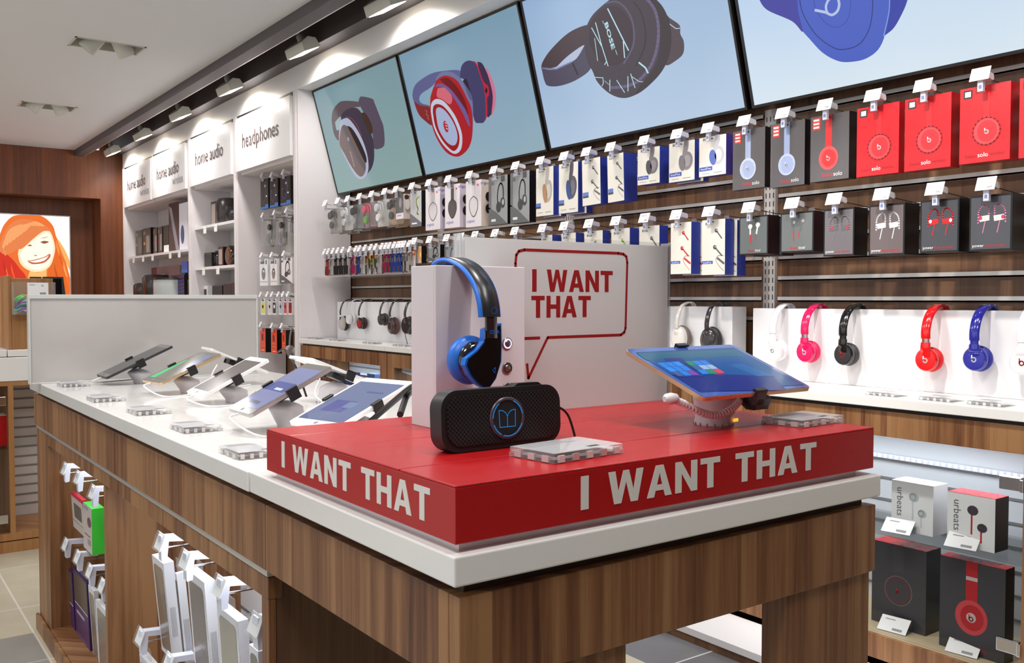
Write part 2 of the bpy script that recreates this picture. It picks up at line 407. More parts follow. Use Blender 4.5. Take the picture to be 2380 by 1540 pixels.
# ---------------------------------------------------------------- tilted screens above the slatwall
TB, TT = Vector((2.75, 0, 1.853)), Vector((2.571, 0, 2.525))
tilt = math.atan2(TB.x - TT.x, TT.z - TB.z)
tdir = (TT - TB).normalized(); tn = Vector((-math.cos(tilt), 0, -math.sin(tilt)))
def tvpt(u, v):
    """photo point -> screen plane coordinates (along -Y, up the slope)"""
    d = ray(u, v); o = Vector((0, 0, CAM_H)); t = (TB - o).dot(tn) / d.dot(tn); p = o + d * t
    return p.y, (p - TB).dot(tdir)
FR = mat('screen_bezel', (18, 16, 16), 0.3)
def emis(rgb, k=0.76):
    return mat('picture_%d_%d_%d' % rgb, rgb, 0.15, emit=k)
def screen_mat(name, c0, c1, c2):
    m = bpy.data.materials.new(name); m.use_nodes = True; nt = m.node_tree; N = nt.nodes.new; L = nt.links.new; p = nt.nodes['Principled BSDF']
    g = N('ShaderNodeTexCoord'); sep = N('ShaderNodeSeparateXYZ'); L(g.outputs['Object'], sep.inputs[0])
    n = N('ShaderNodeTexNoise'); n.inputs['Scale'].default_value = 1.6; n.inputs['Detail'].default_value = 1; L(g.outputs['Object'], n.inputs[0])
    a = N('ShaderNodeMath'); a.operation = 'MULTIPLY_ADD'; a.inputs[1].default_value = -1.25; a.inputs[2].default_value = 0.72; L(sep.outputs[2], a.inputs[0])
    b = N('ShaderNodeMath'); b.operation = 'MULTIPLY_ADD'; b.inputs[1].default_value = 0.55; L(n.outputs['Fac'], b.inputs[0]); L(a.outputs[0], b.inputs[2])
    r = N('ShaderNodeValToRGB'); L(b.outputs[0], r.inputs[0]); e = r.color_ramp.elements
    e[0].position = 0.1; e[0].color = lin(c0) + (1,); e[1].position = 1.0; e[1].color = lin(c2) + (1,); q = e.new(0.55); q.color = lin(c1) + (1,)
    L(r.outputs[0], p.inputs['Emission Color']); p.inputs['Emission Strength'].default_value = 0.76
    p.inputs['Base Color'].default_value = (0.01, 0.012, 0.015, 1); p.inputs['Roughness'].default_value = 0.12
    return m
TVS = [(5.79, 4.648, 'leftmost tilted wall screen showing brown oval headphones', ((122, 152, 162), (130, 160, 164), (140, 168, 166))),
       (4.632, 3.492, 'second tilted wall screen showing glossy red headphones with white discs', ((122, 156, 176), (136, 168, 190), (150, 178, 192))),
       (3.472, 2.290, 'third tilted wall screen showing large black headphones with cyan lines', ((146, 178, 214), (166, 192, 222), (186, 208, 232))),
       (2.268, 1.085, 'rightmost tilted wall screen showing the underside of blue headphones', ((176, 206, 238), (196, 218, 242), (224, 238, 248)))]
TVH = (TT - TB).length
tvs = []
for y1, y0, l, cc in TVS:
    w = y1 - y0
    t = thing('wall_screen', l, 'screen', (TB.x, (y0 + y1) / 2, TB.z), 0, 'tilted screens above the slatwall')
    t.rotation_euler = (0, 0, -PI / 2)
    t.rotation_euler = (Matrix.Rotation(-PI / 2, 3, 'Z') @ Matrix.Rotation(tilt, 3, 'X')).to_euler()
    # local: x along -Y, z up the slope, -y out of the screen
    mb = MB(); mb.box(-w / 2, w / 2, 0.004, 0.05, 0, TVH, FR)
    for a in ((-w / 2, w / 2, 0, 0.010), (-w / 2, w / 2, TVH - 0.010, TVH), (-w / 2, -w / 2 + 0.010, 0.01, TVH - 0.01), (w / 2 - 0.010, w / 2, 0.01, TVH - 0.01)):
        mb.box(a[0], a[1], -0.003, 0.004, a[2], a[3], FR)
    mb.build('bezel', t)
    mb = MB(); mb.rect(-w / 2 + 0.010, w / 2 - 0.010, 0.010, TVH - 0.010, 0.001, screen_mat('screen_picture', *cc))
    tvs.append((t, mb, (y0 + y1) / 2, w))
def draw(i, org, sc, pts, rgb, layer):
    t, mb, yc, w = tvs[i]
    q = [tvpt(org[0] + p[0] / sc, org[1] + p[1] / sc) for p in pts]
    q = [(min(max(yc - a, -w / 2 + 0.010), w / 2 - 0.010), min(max(b, 0.010), TVH - 0.010)) for a, b in q]
    mb.face(q, 0.001 - 0.00012 * layer, emis(rgb))
def dline(i, org, sc, pts, wpx, rgb, layer):
    for s_ in stroke(pts, wpx): draw(i, org, sc, s_, rgb, layer)
sp = lambda p, n=5: spline(list(p) + [p[0]], n)[:-1]
o1, s1 = (720, 150), 4.967
draw(0, o1, s1, sp([(560, 440), (570, 390), (600, 368), (720, 395), (745, 440), (815, 620), (850, 720), (862, 900), (830, 960), (740, 965), (720, 800), (640, 600)]), (84, 74, 92), 1)
draw(0, o1, s1, sp([(250, 640), (262, 540), (310, 465), (380, 420), (560, 430), (600, 480), (480, 500), (400, 540), (362, 600), (350, 700), (345, 850), (318, 870), (275, 790)]), (88, 76, 84), 2)
draw(0, o1, s1, sp([(290, 665), (355, 600), (350, 720), (325, 760), (305, 745)]), (150, 175, 180), 3)
draw(0, o1, s1, sp([(360, 640), (375, 560), (470, 500), (560, 515), (640, 640), (700, 780), (735, 900), (740, 1100), (690, 1230), (600, 1250), (450, 900)]), (58, 50, 68), 4)
draw(0, o1, s1, sp([(590, 560), (640, 560), (700, 660), (725, 760), (700, 800), (640, 700)]), (60, 44, 36), 5)
draw(0, o1, s1, sp([(358, 640), (440, 620), (540, 740), (620, 900), (670, 1080), (670, 1240), (600, 1320), (520, 1280), (420, 1100), (345, 920), (340, 760)]), (176, 184, 206), 5)
draw(0, o1, s1, sp([(365, 720), (400, 695), (480, 760), (560, 900), (630, 1060), (645, 1210), (605, 1290), (550, 1270), (470, 1160), (400, 1030), (345, 920), (350, 790)]), (112, 92, 88), 6)
draw(0, o1, s1, sp([(430, 705), (490, 740), (575, 880), (650, 1060), (640, 1130), (540, 930)]), (36, 26, 30), 7)
draw(0, o1, s1, sp([(370, 730), (400, 720), (560, 1040), (640, 1180), (620, 1200), (520, 1060)]), (90, 84, 92), 7)
dline(0, o1, s1, [(415, 600), (480, 620), (540, 690), (600, 820)], 5, (170, 60, 90), 6)
draw(0, o1, s1, ell(444, 860, 11, 26, 12, rot=-0.2), (150, 150, 170), 8)
for k in range(4): dline(0, o1, s1, [(462 + 13 * k, 1000 + 46 * k), (478 + 13 * k, 1036 + 46 * k)], 7, (170, 160, 160), 8)
o2, s2 = (930, 80), 4.812
D = lambda p, c, l: draw(1, o2, s2, sp(p), c, l)
D([(135, 680), (150, 600), (200, 530), (340, 440), (480, 408), (660, 402), (672, 480), (560, 435), (450, 450), (400, 530), (330, 600), (240, 660), (212, 720), (240, 770), (335, 800), (335, 850), (230, 810), (155, 750)], (92, 96, 142), 1)
D([(150, 745), (230, 795), (335, 825), (360, 1012), (270, 960), (200, 880)], (132, 38, 42), 2)
D([(860, 305), (920, 330), (990, 480), (1045, 640), (1055, 820), (1010, 902), (970, 912), (960, 700), (900, 480)], (58, 40, 76), 1)
D([(955, 380), (985, 400), (1060, 600), (1066, 780), (1020, 905), (1035, 700), (1005, 540)], (206, 120, 150), 2)
D([(810, 296), (860, 330), (930, 520), (985, 580), (992, 680), (972, 720), (972, 910), (920, 955), (900, 600)], (186, 34, 62), 3)
D([(668, 490), (680, 370), (720, 310), (780, 292), (840, 330), (900, 480), (945, 650), (950, 950), (880, 990), (830, 960), (790, 760), (720, 520)], (62, 62, 104), 4)
D([(700, 520), (740, 500), (780, 620), (800, 740), (760, 680)], (34, 28, 50), 5)
D([(962, 590), (975, 620), (965, 660), (950, 630)], (20, 16, 30), 5)
D([(395, 500), (450, 430), (540, 413), (640, 460), (740, 580), (805, 720), (815, 1000), (785, 1200), (700, 1000)], (112, 118, 160), 5)
D([(338, 700), (380, 570), (430, 490), (520, 460), (640, 520), (740, 700), (800, 850), (808, 1100), (775, 1250), (700, 1340), (620, 1366), (520, 1320), (430, 1200), (365, 1050), (335, 880)], (172, 26, 36), 6)
D([(440, 500), (540, 490), (660, 620), (730, 760), (760, 900), (690, 790), (600, 650), (500, 560)], (112, 10, 24), 7)
D([(378, 590), (440, 548), (540, 590), (650, 720), (740, 860), (780, 1000), (765, 1020), (690, 860), (590, 700), (480, 590)], (110, 90, 150), 8)
D([(420, 600), (510, 600), (580, 700), (560, 782), (470, 725), (410, 692)], (212, 104, 120), 8)
D([(343, 860), (350, 770), (400, 722), (480, 742), (570, 840), (640, 960), (692, 1120), (685, 1270), (630, 1332), (560, 1312), (460, 1205), (378, 1040)], (196, 206, 224), 8)
D([(365, 870), (372, 805), (412, 778), (480, 800), (560, 890), (620, 1000), (662, 1130), (655, 1240), (612, 1300), (560, 1282), (470, 1180), (395, 1030)], (158, 18, 26), 9)
D([(400, 880), (405, 832), (440, 815), (500, 850), (570, 940), (620, 1040), (642, 1140), (627, 1220), (582, 1240), (510, 1190), (430, 1050)], (166, 180, 212), 10)
draw(1, o2, s2, ell(512, 1030, 24, 68, 18, rot=-0.25), (180, 40, 50), 11)
for k in range(3): dline(1, o2, s2, [(502 + 7 * k, 985 + 32 * k), (520 + 7 * k, 995 + 32 * k)], 9, (206, 206, 220), 12)
dline(1, o2, s2, [(278, 850), (300, 860), (290, 900), (315, 905), (305, 940), (325, 950)], 6, (176, 110, 90), 4)
o3, s3 = (1240, 0), 4.958
D = lambda p, c, l: draw(2, o3, s3, sp(p), c, l)
D([(1500, 120), (1560, 200), (1680, 290), (1690, 390), (1730, 480), (1725, 610), (1650, 690), (1520, 750), (1500, 560)], (78, 62, 70), 1)
dline(2, o3, s3, [(1550, 265), (1640, 330), (1685, 325)], 9, (196, 214, 240), 2)
D([(90, 800), (100, 720), (200, 570), (400, 380), (600, 290), (640, 330), (580, 520), (400, 640), (270, 765), (130, 790)], (70, 54, 62), 2)
D([(270, 765), (400, 640), (580, 520), (530, 640), (440, 700)], (186, 196, 224), 3)
D([(92, 790), (260, 800), (460, 700), (520, 640), (620, 500), (670, 760), (520, 905), (320, 985), (170, 990), (125, 930)], (76, 70, 92), 4)
dline(2, o3, s3, [(100, 785), (260, 798), (440, 715)], 16, (124, 118, 156), 5)
dline(2, o3, s3, [(450, 730), (510, 860)], 20, (44, 36, 48), 5)
D([(575, 450), (620, 280), (700, 150), (860, 10), (980, -60), (1300, -60), (1440, 20), (1540, 180), (1585, 400), (1560, 640), (1480, 820), (1340, 975), (1200, 1080), (1040, 1130), (880, 1080), (740, 950), (680, 820), (610, 680)], (66, 54, 66), 6)
D([(1290, -60), (1440, 20), (1540, 180), (1585, 400), (1560, 640), (1470, 820), (1340, 975), (1180, 1090), (1220, 1000), (1400, 760), (1460, 500), (1440, 250), (1360, 60)], (52, 40, 46), 7)
dline(2, o3, s3, spline([(1300, -20), (1400, 120), (1440, 330), (1420, 560), (1350, 760), (1220, 920), (1080, 990), (900, 1010)], 4), 34, (104, 94, 126), 8)
dline(2, o3, s3, spline([(1150, 20), (1240, 150), (1290, 380), (1270, 560), (1180, 760)], 4), 12, (44, 34, 44), 8)
dline(2, o3, s3, spline([(830, 40), (960, 20), (1080, 120), (1150, 290), (1150, 520), (1040, 730)], 4), 18, (98, 88, 116), 8)
D([(640, 500), (650, 300), (740, 150), (880, 70), (1010, 110), (1110, 260), (1140, 460), (1080, 640), (980, 740), (860, 750), (740, 680)], (58, 42, 52), 9)
D([(680, 760), (860, 820), (1060, 760), (1110, 850), (1050, 920), (900, 940), (740, 910)], (64, 54, 66), 9)
CY = (186, 228, 240)
for pts, w_ in (([(855, 100), (1095, 580)], 14), ([(1035, 480), (1050, 665)], 12), ([(670, 320), (790, 540), (860, 760)], 10), ([(715, 260), (790, 540)], 10), ([(705, 440), (740, 700)], 7), ([(840, 710), (820, 745)], 10),
                ([(710, 890), (800, 895), (805, 960), (790, 990)], 8), ([(820, 930), (870, 975)], 5), ([(880, 920), (880, 1050)], 9), ([(960, 925), (1050, 1065)], 9), ([(1088, 880), (1090, 1050)], 9), ([(1120, 850), (1170, 1010)], 9), ([(1130, 880), (1220, 940), (1260, 940)], 7), ([(1215, 720), (1290, 780), (1320, 840)], 18), ([(798, 240), (806, 270)], 6), ([(945, 575), (965, 630)], 6)):
    dline(2, o3, s3, pts, w_, CY, 11)
def tvtext(i, org, sc, p0, p1, hpx, txt, rgb, layer, shear=0.0):
    """lettering on the screen running from p0 to p1 (crop pixels), letters hpx tall"""
    t, mb, yc, w = tvs[i]
    a = tvpt(org[0] + p0[0] / sc, org[1] + p0[1] / sc); b = tvpt(org[0] + p1[0] / sc, org[1] + p1[1] / sc)
    vs, fs = glyphs(txt, 'LEFT', 0.03); W = max(q[0] for q in vs)
    dx, dz = (-(b[0] - a[0]), b[1] - a[1]); L = math.hypot(dx, dz); ux, uz = dx / L, dz / L; k = L / W; kh = hpx
    out = [((yc - a[0]) + ux * q[0] * k - uz * q[1] * kh, a[1] + uz * q[0] * k + ux * q[1] * kh) for q in vs]
    mb.add([(p[0], 0.001 - 0.00012 * layer, p[1]) for p in out], fs, emis(rgb))
tvtext(2, o3, s3, (815, 265), (905, 575), 0.030, 'BOSE', CY, 12)
o4, s4 = (1500, 0), 2.026
D = lambda p, c, l: draw(3, o4, s4, sp(p), c, l)
D([(1090, -120), (1200, -100), (1236, -20), (1200, 80), (1150, 150), (1080, 160)], (44, 58, 168), 1)
D([(530, -15), (570, 45), (690, 100), (760, 170), (830, 245), (900, 285), (960, 292), (1040, 275), (1105, 220), (1140, 110), (1150, -20), (1100, -150), (900, -200), (700, -120), (600, -100)], (66, 92, 196), 2)
D([(530, -15), (570, 45), (690, 100), (740, 150), (720, 60), (700, -60), (600, -100)], (58, 58, 160), 3)
dline(3, o4, s4, spline([(722, -30), (740, 60), (800, 160), (880, 222), (940, 232), (1010, 205), (1055, 130), (1070, 30), (1064, -30)], 5), 4, (26, 36, 110), 4)
dline(3, o4, s4, spline([(792, -20), (800, 40), (840, 100), (890, 128), (940, 108), (964, 50), (964, -20)], 5), 2.5, (44, 62, 150), 4)
dline(3, o4, s4, spline([(1150, -10), (1146, 60), (1122, 170)], 5), 5, (120, 160, 230), 4)
dline(3, o4, s4, [(800, 48), (858, 60)], 13, (186, 200, 236), 5)
dline(3, o4, s4, spline([(855, 62), (880, 70), (905, 50), (912, 15), (900, -15), (880, -25)], 4), 12, (186, 200, 236), 5)
dline(3, o4, s4, spline([(855, 62), (850, 30), (862, 0), (880, -8)], 4), 11, (186, 200, 236), 5)
for t, mb, yc, w in tvs: mb.build('display_panel', t)

# ---------------------------------------------------------------- lit portrait in the recess of the end wall
PY = 10.80
a, b = at(0, 497, Y=PY), at(163, 502, Y=PY)
x0, x1, z1 = a.x - 1.0, b.x, b.z
t = thing('lightbox_portrait', 'backlit poster of a smiling person with orange hair on the end wall', 'poster', ((x0 + x1) / 2, PY, 1.0))
MB().box(x0 - (x0 + x1) / 2, x1 - (x0 + x1) / 2, 0.004, 0.10, -0.4, z1 - 1.0, ALU).build('frame', t)
mb = MB(); mb.rect(x0 - (x0 + x1) / 2 + 0.01, x1 - (x0 + x1) / 2 - 0.01, -0.39, z1 - 1.01, 0.003, mat('poster_light', (255, 251, 240), 0.5, emit=0.95))
def pic(pts, rgb, layer, k=0.88, smooth=True):
    q = [at(p[0] / 4.279, 480 + p[1] / 4.279, Y=PY) for p in (sp(pts) if smooth else pts)]
    mb.face([(min(p.x, x1 - 0.01) - (x0 + x1) / 2, min(p.z, z1 - 0.01) - 1.0) for p in q], 0.003 - 0.0004 * layer, mat('poster_%d_%d_%d' % rgb, rgb, 0.5, emit=k))
pic([(-900, 900), (-700, 300), (-300, 120), (-60, 330), (40, 180), (120, 100), (220, 80), (400, 88), (520, 180), (560, 300), (620, 450), (680, 640), (705, 900), (500, 1600), (-600, 1700)], (238, 112, 40), 1)
pic([(560, 300), (640, 420), (700, 560), (700, 640), (660, 560), (600, 420)], (252, 176, 96), 2)
pic([(-500, 700), (-200, 500), (0, 440), (120, 520), (200, 620), (260, 700), (300, 900), (-300, 1000)], (214, 44, 22), 2)
pic([(520, 420), (580, 440), (640, 640), (690, 900), (560, 900), (480, 700)], (232, 104, 26), 2)
pic([(178, 470), (200, 400), (300, 320), (430, 240), (500, 250), (545, 380), (540, 480), (490, 600), (380, 650), (270, 625), (200, 560)], (255, 232, 190), 3)
pic([(200, 470), (240, 410), (340, 330), (440, 262), (495, 275), (528, 380), (524, 470), (480, 580), (385, 628), (290, 606), (222, 550)], (255, 249, 232), 3.5)
pic([(300, 630), (380, 655), (460, 610), (470, 720), (560, 900), (300, 900), (280, 720)], (250, 190, 112), 2.5)
pic([(-20, 430), (40, 260), (120, 160), (240, 120), (420, 170), (500, 240), (430, 245), (330, 320), (230, 410), (170, 430), (60, 480)], (232, 128, 70), 4)
for k in range(7):
    pic([(20 + 34 * k, 400 - 26 * k), (90 + 40 * k, 230 - 14 * k), (220 + 36 * k, 170 + 2 * k), (200 + 36 * k, 185 + 2 * k), (110 + 38 * k, 250 - 14 * k), (45 + 34 * k, 405 - 26 * k)], (246, 164, 104), 5)
for k, (x, z, c_) in enumerate(((560, 330, (250, 150, 70)), (590, 430, (222, 92, 24)), (630, 540, (250, 160, 84)), (540, 560, (206, 76, 20)), (30, 520, (190, 34, 18)), (110, 560, (236, 90, 40)), (60, 600, (244, 120, 60)), (20, 330, (236, 140, 84)))):
    pic([(x, z), (x + 16, z + 60), (x + 40, z + 150), (x + 26, z + 150), (x + 2, z + 70)], c_, 4.6)
pic([(400, 352), (440, 340), (486, 350), (440, 368)], (150, 84, 40), 5); pic([(272, 384), (300, 376), (318, 388), (292, 394)], (190, 110, 50), 5)
pic([(398, 318), (440, 304), (484, 300), (440, 312)], (222, 150, 96), 5)
pic([(335, 484), (352, 492), (372, 484), (352, 480)], (220, 130, 70), 5)
pic([(272, 538), (340, 528), (440, 500), (492, 470), (500, 500), (440, 556), (340, 572), (296, 560)], (206, 96, 52), 5)
pic([(288, 542), (350, 534), (450, 504), (486, 484), (440, 536), (350, 556)], (255, 252, 246), 6)
mb.build('poster', t)
# ---------------------------------------------------------------- shelving bays beyond the screens
FX = 2.474
SHADE = mat('shelf_back_white', (206, 202, 200), 0.6)
def sign_text(mb, lines, yc, M=None):
    for txt, x, z, size, m_, al in lines: mb.text(txt, x, z, size, -0.0216, m_, al, sx=0.92, bold=0.003)
SIGNK = mat('sign_brown_ink', (74, 58, 56), 0.6)
BAYS = [(5.89, 6.955, 'headphones', 'white shelving bay with a headphones header sign and five rows of hooks'),
        (7.045, 8.11, 'home audio', 'white shelving bay headed home audio with two glowing speaker shelves'),
        (8.20, 10.385, 'wireless', 'double width shelving bay with two home audio wireless header signs')]
for y0, y1, kind, l in BAYS:
    c = (y0 + y1) / 2; w = y1 - y0; b = thing('shelving_bay', l, 'shelving', (FX, c, 0), WALLROT, 'shelving bays along the right wall')
    R_, L_ = w / 2, -w / 2     # local x: + is towards the camera (smaller Y)
    for s_ in ((R_, R_ + 0.095),) + (((L_ - 0.09, L_),) if kind == 'wireless' else ()):
        mb = MB(); mb.box(s_[0] + 0.03, s_[1] - 0.03, -0.006, 0.0, 0, 2.53, WPAINT); mb.box(s_[0] + 0.001, s_[1] - 0.007, 0, 0.376, 0, 2.53, WPAINT); mb.build('side_panel', b, 0.002)
    MB().box(L_, R_, 0.34, 0.37, 0.9, 2.1, SHADE).build('back_panel', b)
    if kind == 'headphones':
        pass
    MB().box(L_, R_, 0.03, 0.376, 2.09, 2.115, WPAINT).build('top_panel', b)
    heads = [(L_, R_)] if kind != 'wireless' else [(L_, -0.006), (0.006, R_)]
    for hx0, hx1 in heads:
        hw = hx1 - hx0; hc = (hx0 + hx1) / 2
        mb = MB(); mb.box(hx0 + 0.008, hx1 - 0.008, -0.018, 0.03, 2.108, 2.505, WHITE)
        mb.box(hx0 + 0.008, hx1 - 0.008, 0.0, 0.03, 2.508, 2.53, BLACK)
        if kind == 'headphones': lines = [('headphones', hc - 0.02, 2.27, 0.160, SIGNK, 'CENTER')]
        else:
            lines = [('home audio', hc + 0.01, 2.27, 0.160, SIGNK, 'CENTER')]
            if kind == 'wireless': lines.append(('wireless', hx1 - 0.06, 2.175, 0.105, TXTG, 'RIGHT'))
        sign_text(mb, lines, 0)
        mb.build('header_sign', b, 0.0)
    if kind == 'wireless': MB().box(-0.006, 0.006, -0.006, 0.05, 2.10, 2.53, WPAINT).build('mullion', b)
    sh = {'headphones': [], 'home audio': [1.765, 1.418, 1.09], 'wireless': [1.592, 1.17]}[kind]
    for z in sh:
        xr = R_ - 0.002; MB().box(L_ + 0.002, xr, 0.03, 0.34, z - 0.022, z, WHITE).build('shelf', b)
    MB().box(L_, R_, 0.02, 0.34, 0.0, 0.5 if kind != 'headphones' else 0.35, WHITE).build('base_cabinet', b)
# side panel nearest the camera closes the headphone bay; its back edge strip
# ---------------------------------------------------------------- wall counters and glazed cabinets below the screens
LED = mat('led_strip', (206, 214, 250), 0.4, emit=1.5)
SLATW = mat('white_slat', (216, 220, 226), 0.35)
def cabinet(y0, y1, ztop, label, plinth, fx, hinge=False):
    c = (y0 + y1) / 2; w = y1 - y0; b = thing('display_cabinet', label, 'cabinet', (fx, c, 0), WALLROT, 'glazed cabinets under the wall counter')
    a, e = -w / 2, w / 2; p = 0.075
    za, zb = ztop - 0.041 - 0.075, ztop - 0.041     # apron
    MB().box(a, e, 0, 0.022, za, zb, WOOD).build('apron', b, 0.001)
    MB().box(a + 0.005, e - 0.005, 0.012, 0.03, zb, ztop - 0.029, DARK).build('shadow_gap', b)
    for x0_, x1_ in ((a, a + p), (e - p, e)):
        MB().box(x0_, x1_, 0, 0.35, 0.07, za, WOOD).build('side_panel', b, 0.001)
    MB().box(a + p, e - p, 0, 0.35, 0.07, 0.144, WOOD).build('base_rail', b, 0.001)
    MB().box(a + p, e - p, 0.01, 0.314, 0.1440, 0.1444, mat('cream_board', (190, 172, 140), 0.45)).build('cabinet_floor', b)
    mb = MB(); mb.box(a + p, e - p, 0.315, 0.345, 0.144, za, SLATW)
    for k in range(8): mb.box(a + p, e - p, 0.312, 0.3152, 0.19 + 0.072 * k, 0.198 + 0.072 * k, GREY)
    mb.build('back_panel', b)
    MB().box(a + p, e - p, 0.03, 0.31, 0.438, 0.446, GLASS).build('glass_shelf', b)
    MB().box(a + p + 0.003, e - p - 0.003, 0.004, 0.008, 0.15, za - 0.003, GLASS).build('glass_door', b)
    mb = MB()
    mb.box(a + p, e - p, 0.295, 0.312, za - 0.120, za - 0.105, SLATW)
    for k in range(int((w - 2 * p) / 0.02)): mb.box(a + p + 0.02 * k + 0.003, a + p + 0.02 * k + 0.013, 0.29, 0.2955, za - 0.118, za - 0.107, LED)
    mb.build('led_strip', b)
    if hinge:
        for z in (0.662, 0.226):
            mb = MB(); mb.box(e - p - 0.062, e - p - 0.004, -0.004, 0.012, z - 0.018, z + 0.018, CHROME); mb.box(e - p - 0.008, e - p + 0.002, -0.006, 0.006, z - 0.02, z + 0.014, CHROME); mb.build('hinge', b, 0.002)
    if plinth:
        MB().box(a, e, -0.215, 0.10, 0.0, 0.026, WOODD).box(a, e, -0.22, 0.0, 0.026, 0.05, WHITE).build('plinth', b, 0.001)
    area('cabinet_lamp', (fx + 0.15, c, za - 0.02), (0, 0, 0), 0.10, w - 0.25, 2.2, (0.90, 0.95, 1.0))
    return b
cabinet(1.085, 2.262, 0.858, 'glazed walnut cabinet with headphone boxes behind its hinged glass door', True, 2.50, True)
cabinet(-0.10, 1.085, 0.858, 'glazed walnut cabinet cut by the right edge of the picture', True, 2.50)
cabinet(2.275, 3.40, 0.886, 'glazed walnut cabinet hidden behind the red display platform', True, 2.474)
cabinet(3.41, 4.59, 0.886, 'glazed walnut cabinet seen beside the headphone block, right of the seam', False, 2.474)
cabinet(4.60, 5.785, 0.886, 'farthest glazed walnut cabinet beside the white shelving bay', False, 2.474)
def worktop(y0, y1, fx, z, l):
    o = MB().box(fx, 2.85, y0, y1, z - 0.029, z, WHITEG).build('counter_top', None, 0.002)
    tag(o, l, 'counter', 'white counter tops along the slatwall')
worktop(4.605, 5.785, 2.462, 0.886, 'white counter top under the small black headphones next to the shelving bay')
worktop(2.27, 4.60, 2.462, 0.886, 'white counter top running behind the speech bubble sign')
worktop(-0.1, 2.262, 2.485, 0.858, 'bright white counter top under the five coloured headphones')
# white leaning display blocks that carry the demo headphones
def wblock(y0, y1, x0, x1, z0, z1, l):
    tag(MB().box(x0, x1, y0, y1, z0, z1, WHITE).build('display_block', None, 0.002), l, 'display block', 'white display blocks on the wall counter')
wblock(4.00, 5.785, 2.738, 2.80, 0.886, 1.130, 'white display block with six small headphones left of the blue headphones')
wblock(2.346, 3.95, 2.738, 2.82, 0.886, 1.120, 'white display block with a cream and a black headphone behind the tablet')
wblock(-0.1, 2.266, 2.76, 2.84, 0.858, 1.115, 'long bright white display block with the five coloured headphones')
# ---------------------------------------------------------------- centre table
TZ = 0.872
T = thing('display_table', 'long walnut display table with open end legs and storage niches', 'table', (0.54, 0.84, 0))
def tb(name, x0, x1, y0, y1, z0, z1, m_=WOOD, bev=0.0015):     # table coordinates from the near left corner
    return MB().box(x0, x1, y0, y1, z0, z1, m_).build(name, T, bev)
TW, TL = 0.785, 2.72
tb('apron', 0, TW, 0, 0.022, 0.718, 0.824); tb('apron', 0, 0.022, 0.0225, 0.568, 0.718, 0.824)
tb('apron', 0, 0.022, 0.570, TL, 0.718, 0.824); tb('apron', TW - 0.022, TW, 0.0225, TL, 0.718, 0.824)
tb('subtop', 0.015, TW - 0.015, 0.015, TL - 0.015, 0.800, 0.838, mat('dark_edge', (58, 38, 28), 0.6))
tb('leg', 0.0, 0.253, 0.006, 0.05, 0, 0.718); tb('leg', 0.57, 0.779, 0.006, 0.05, 0, 0.718)
tb('end_panel', 0.0205, TW - 0.02, 0.577, 0.60, 0, 0.717, WOODD)
tb('metal_trim', 0.004, 0.030, 0.573, TL - 0.01, 0.706, 0.718, ALU, 0.0005)
tb('niche_rail', 0.006, 0.030, 0.574, 2.499, 0.668, 0.704)
tb('niche_post', 0.0065, 0.0195, 0.5745, 0.605, 0.0, 0.668); tb('niche_divider', 0.008, 0.36, 1.700, 1.725, 0.06, 0.667); tb('end_panel', 0.006, TW - 0.01, 2.50, 2.715, 0.0, 0.705)
tb('niche_floor', 0.004, 0.40, 0.61, 2.50, 0.0, 0.06); tb('plinth', -0.006, 0.004, 0.62, TL, 0, 0.055)
mb = MB(); mb.box(0.36, 0.385, 0.61, 1.70, 0.06, 0.69, WHITE); mb.box(0.36, 0.385, 1.725, 2.50, 0.06, 0.69, WOOD)
for k in range(7): mb.box(0.358, 0.3602, 0.61, 1.70, 0.12 + k * 0.08, 0.128 + k * 0.08, GREY)
mb.build('niche_back', T)
area('niche_lamp', (0.62, 1.98, 0.69), (0, 0, 0), 0.08, 0.75, 2.0, (0.93, 0.96, 1.0)); area('niche_lamp', (0.62, 2.93, 0.69), (0, 0, 0), 0.10, 0.65, 1.1, (0.93, 0.96, 1.0))
MB().box(0.09, 0.13, 0.62, 1.69, 0.696, 0.70, LED).build('led_strip', T)
tag(MB().box(0.530, 1.329, 0.834, 1.448, 0.838, TZ, WHITEG).build('table_top', None, 0.0025, 3), 'white solid surface table top slab beneath the red display platform', 'table top', 'white slabs of the table')
tag(MB().box(0.5275, 1.329, 1.4495, 3.56, 0.838, TZ, WHITEG).build('table_top', None, 0.0025, 3), 'long white table top slab carrying the row of tablets', 'table top', 'white slabs of the table')
# screen panel at the far end of the table
t = thing('divider_panel', 'pale grey glossy divider panel across the far end of the table', 'panel', (0.50, 3.335, TZ))
PG = mat('pale_grey_gloss', (188, 184, 181), 0.12, coat=0.5); PE = mat('panel_edge', (206, 206, 203), 0.3)
MB().box(0.0, 0.752, 0.004, 0.028, 0.006, 0.278, PG).build('glossy_sheet', t, 0.001)
mb = MB(); mb.box(-0.006, 0.758, 0, 0.03, 0.278, 0.292, PE); mb.box(-0.006, 0.0, 0, 0.03, 0, 0.278, PE); mb.box(0.752, 0.758, 0, 0.03, 0, 0.278, PE); mb.box(0, 0.752, 0, 0.03, 0, 0.006, PE)
mb.build('frame', t, 0.001)
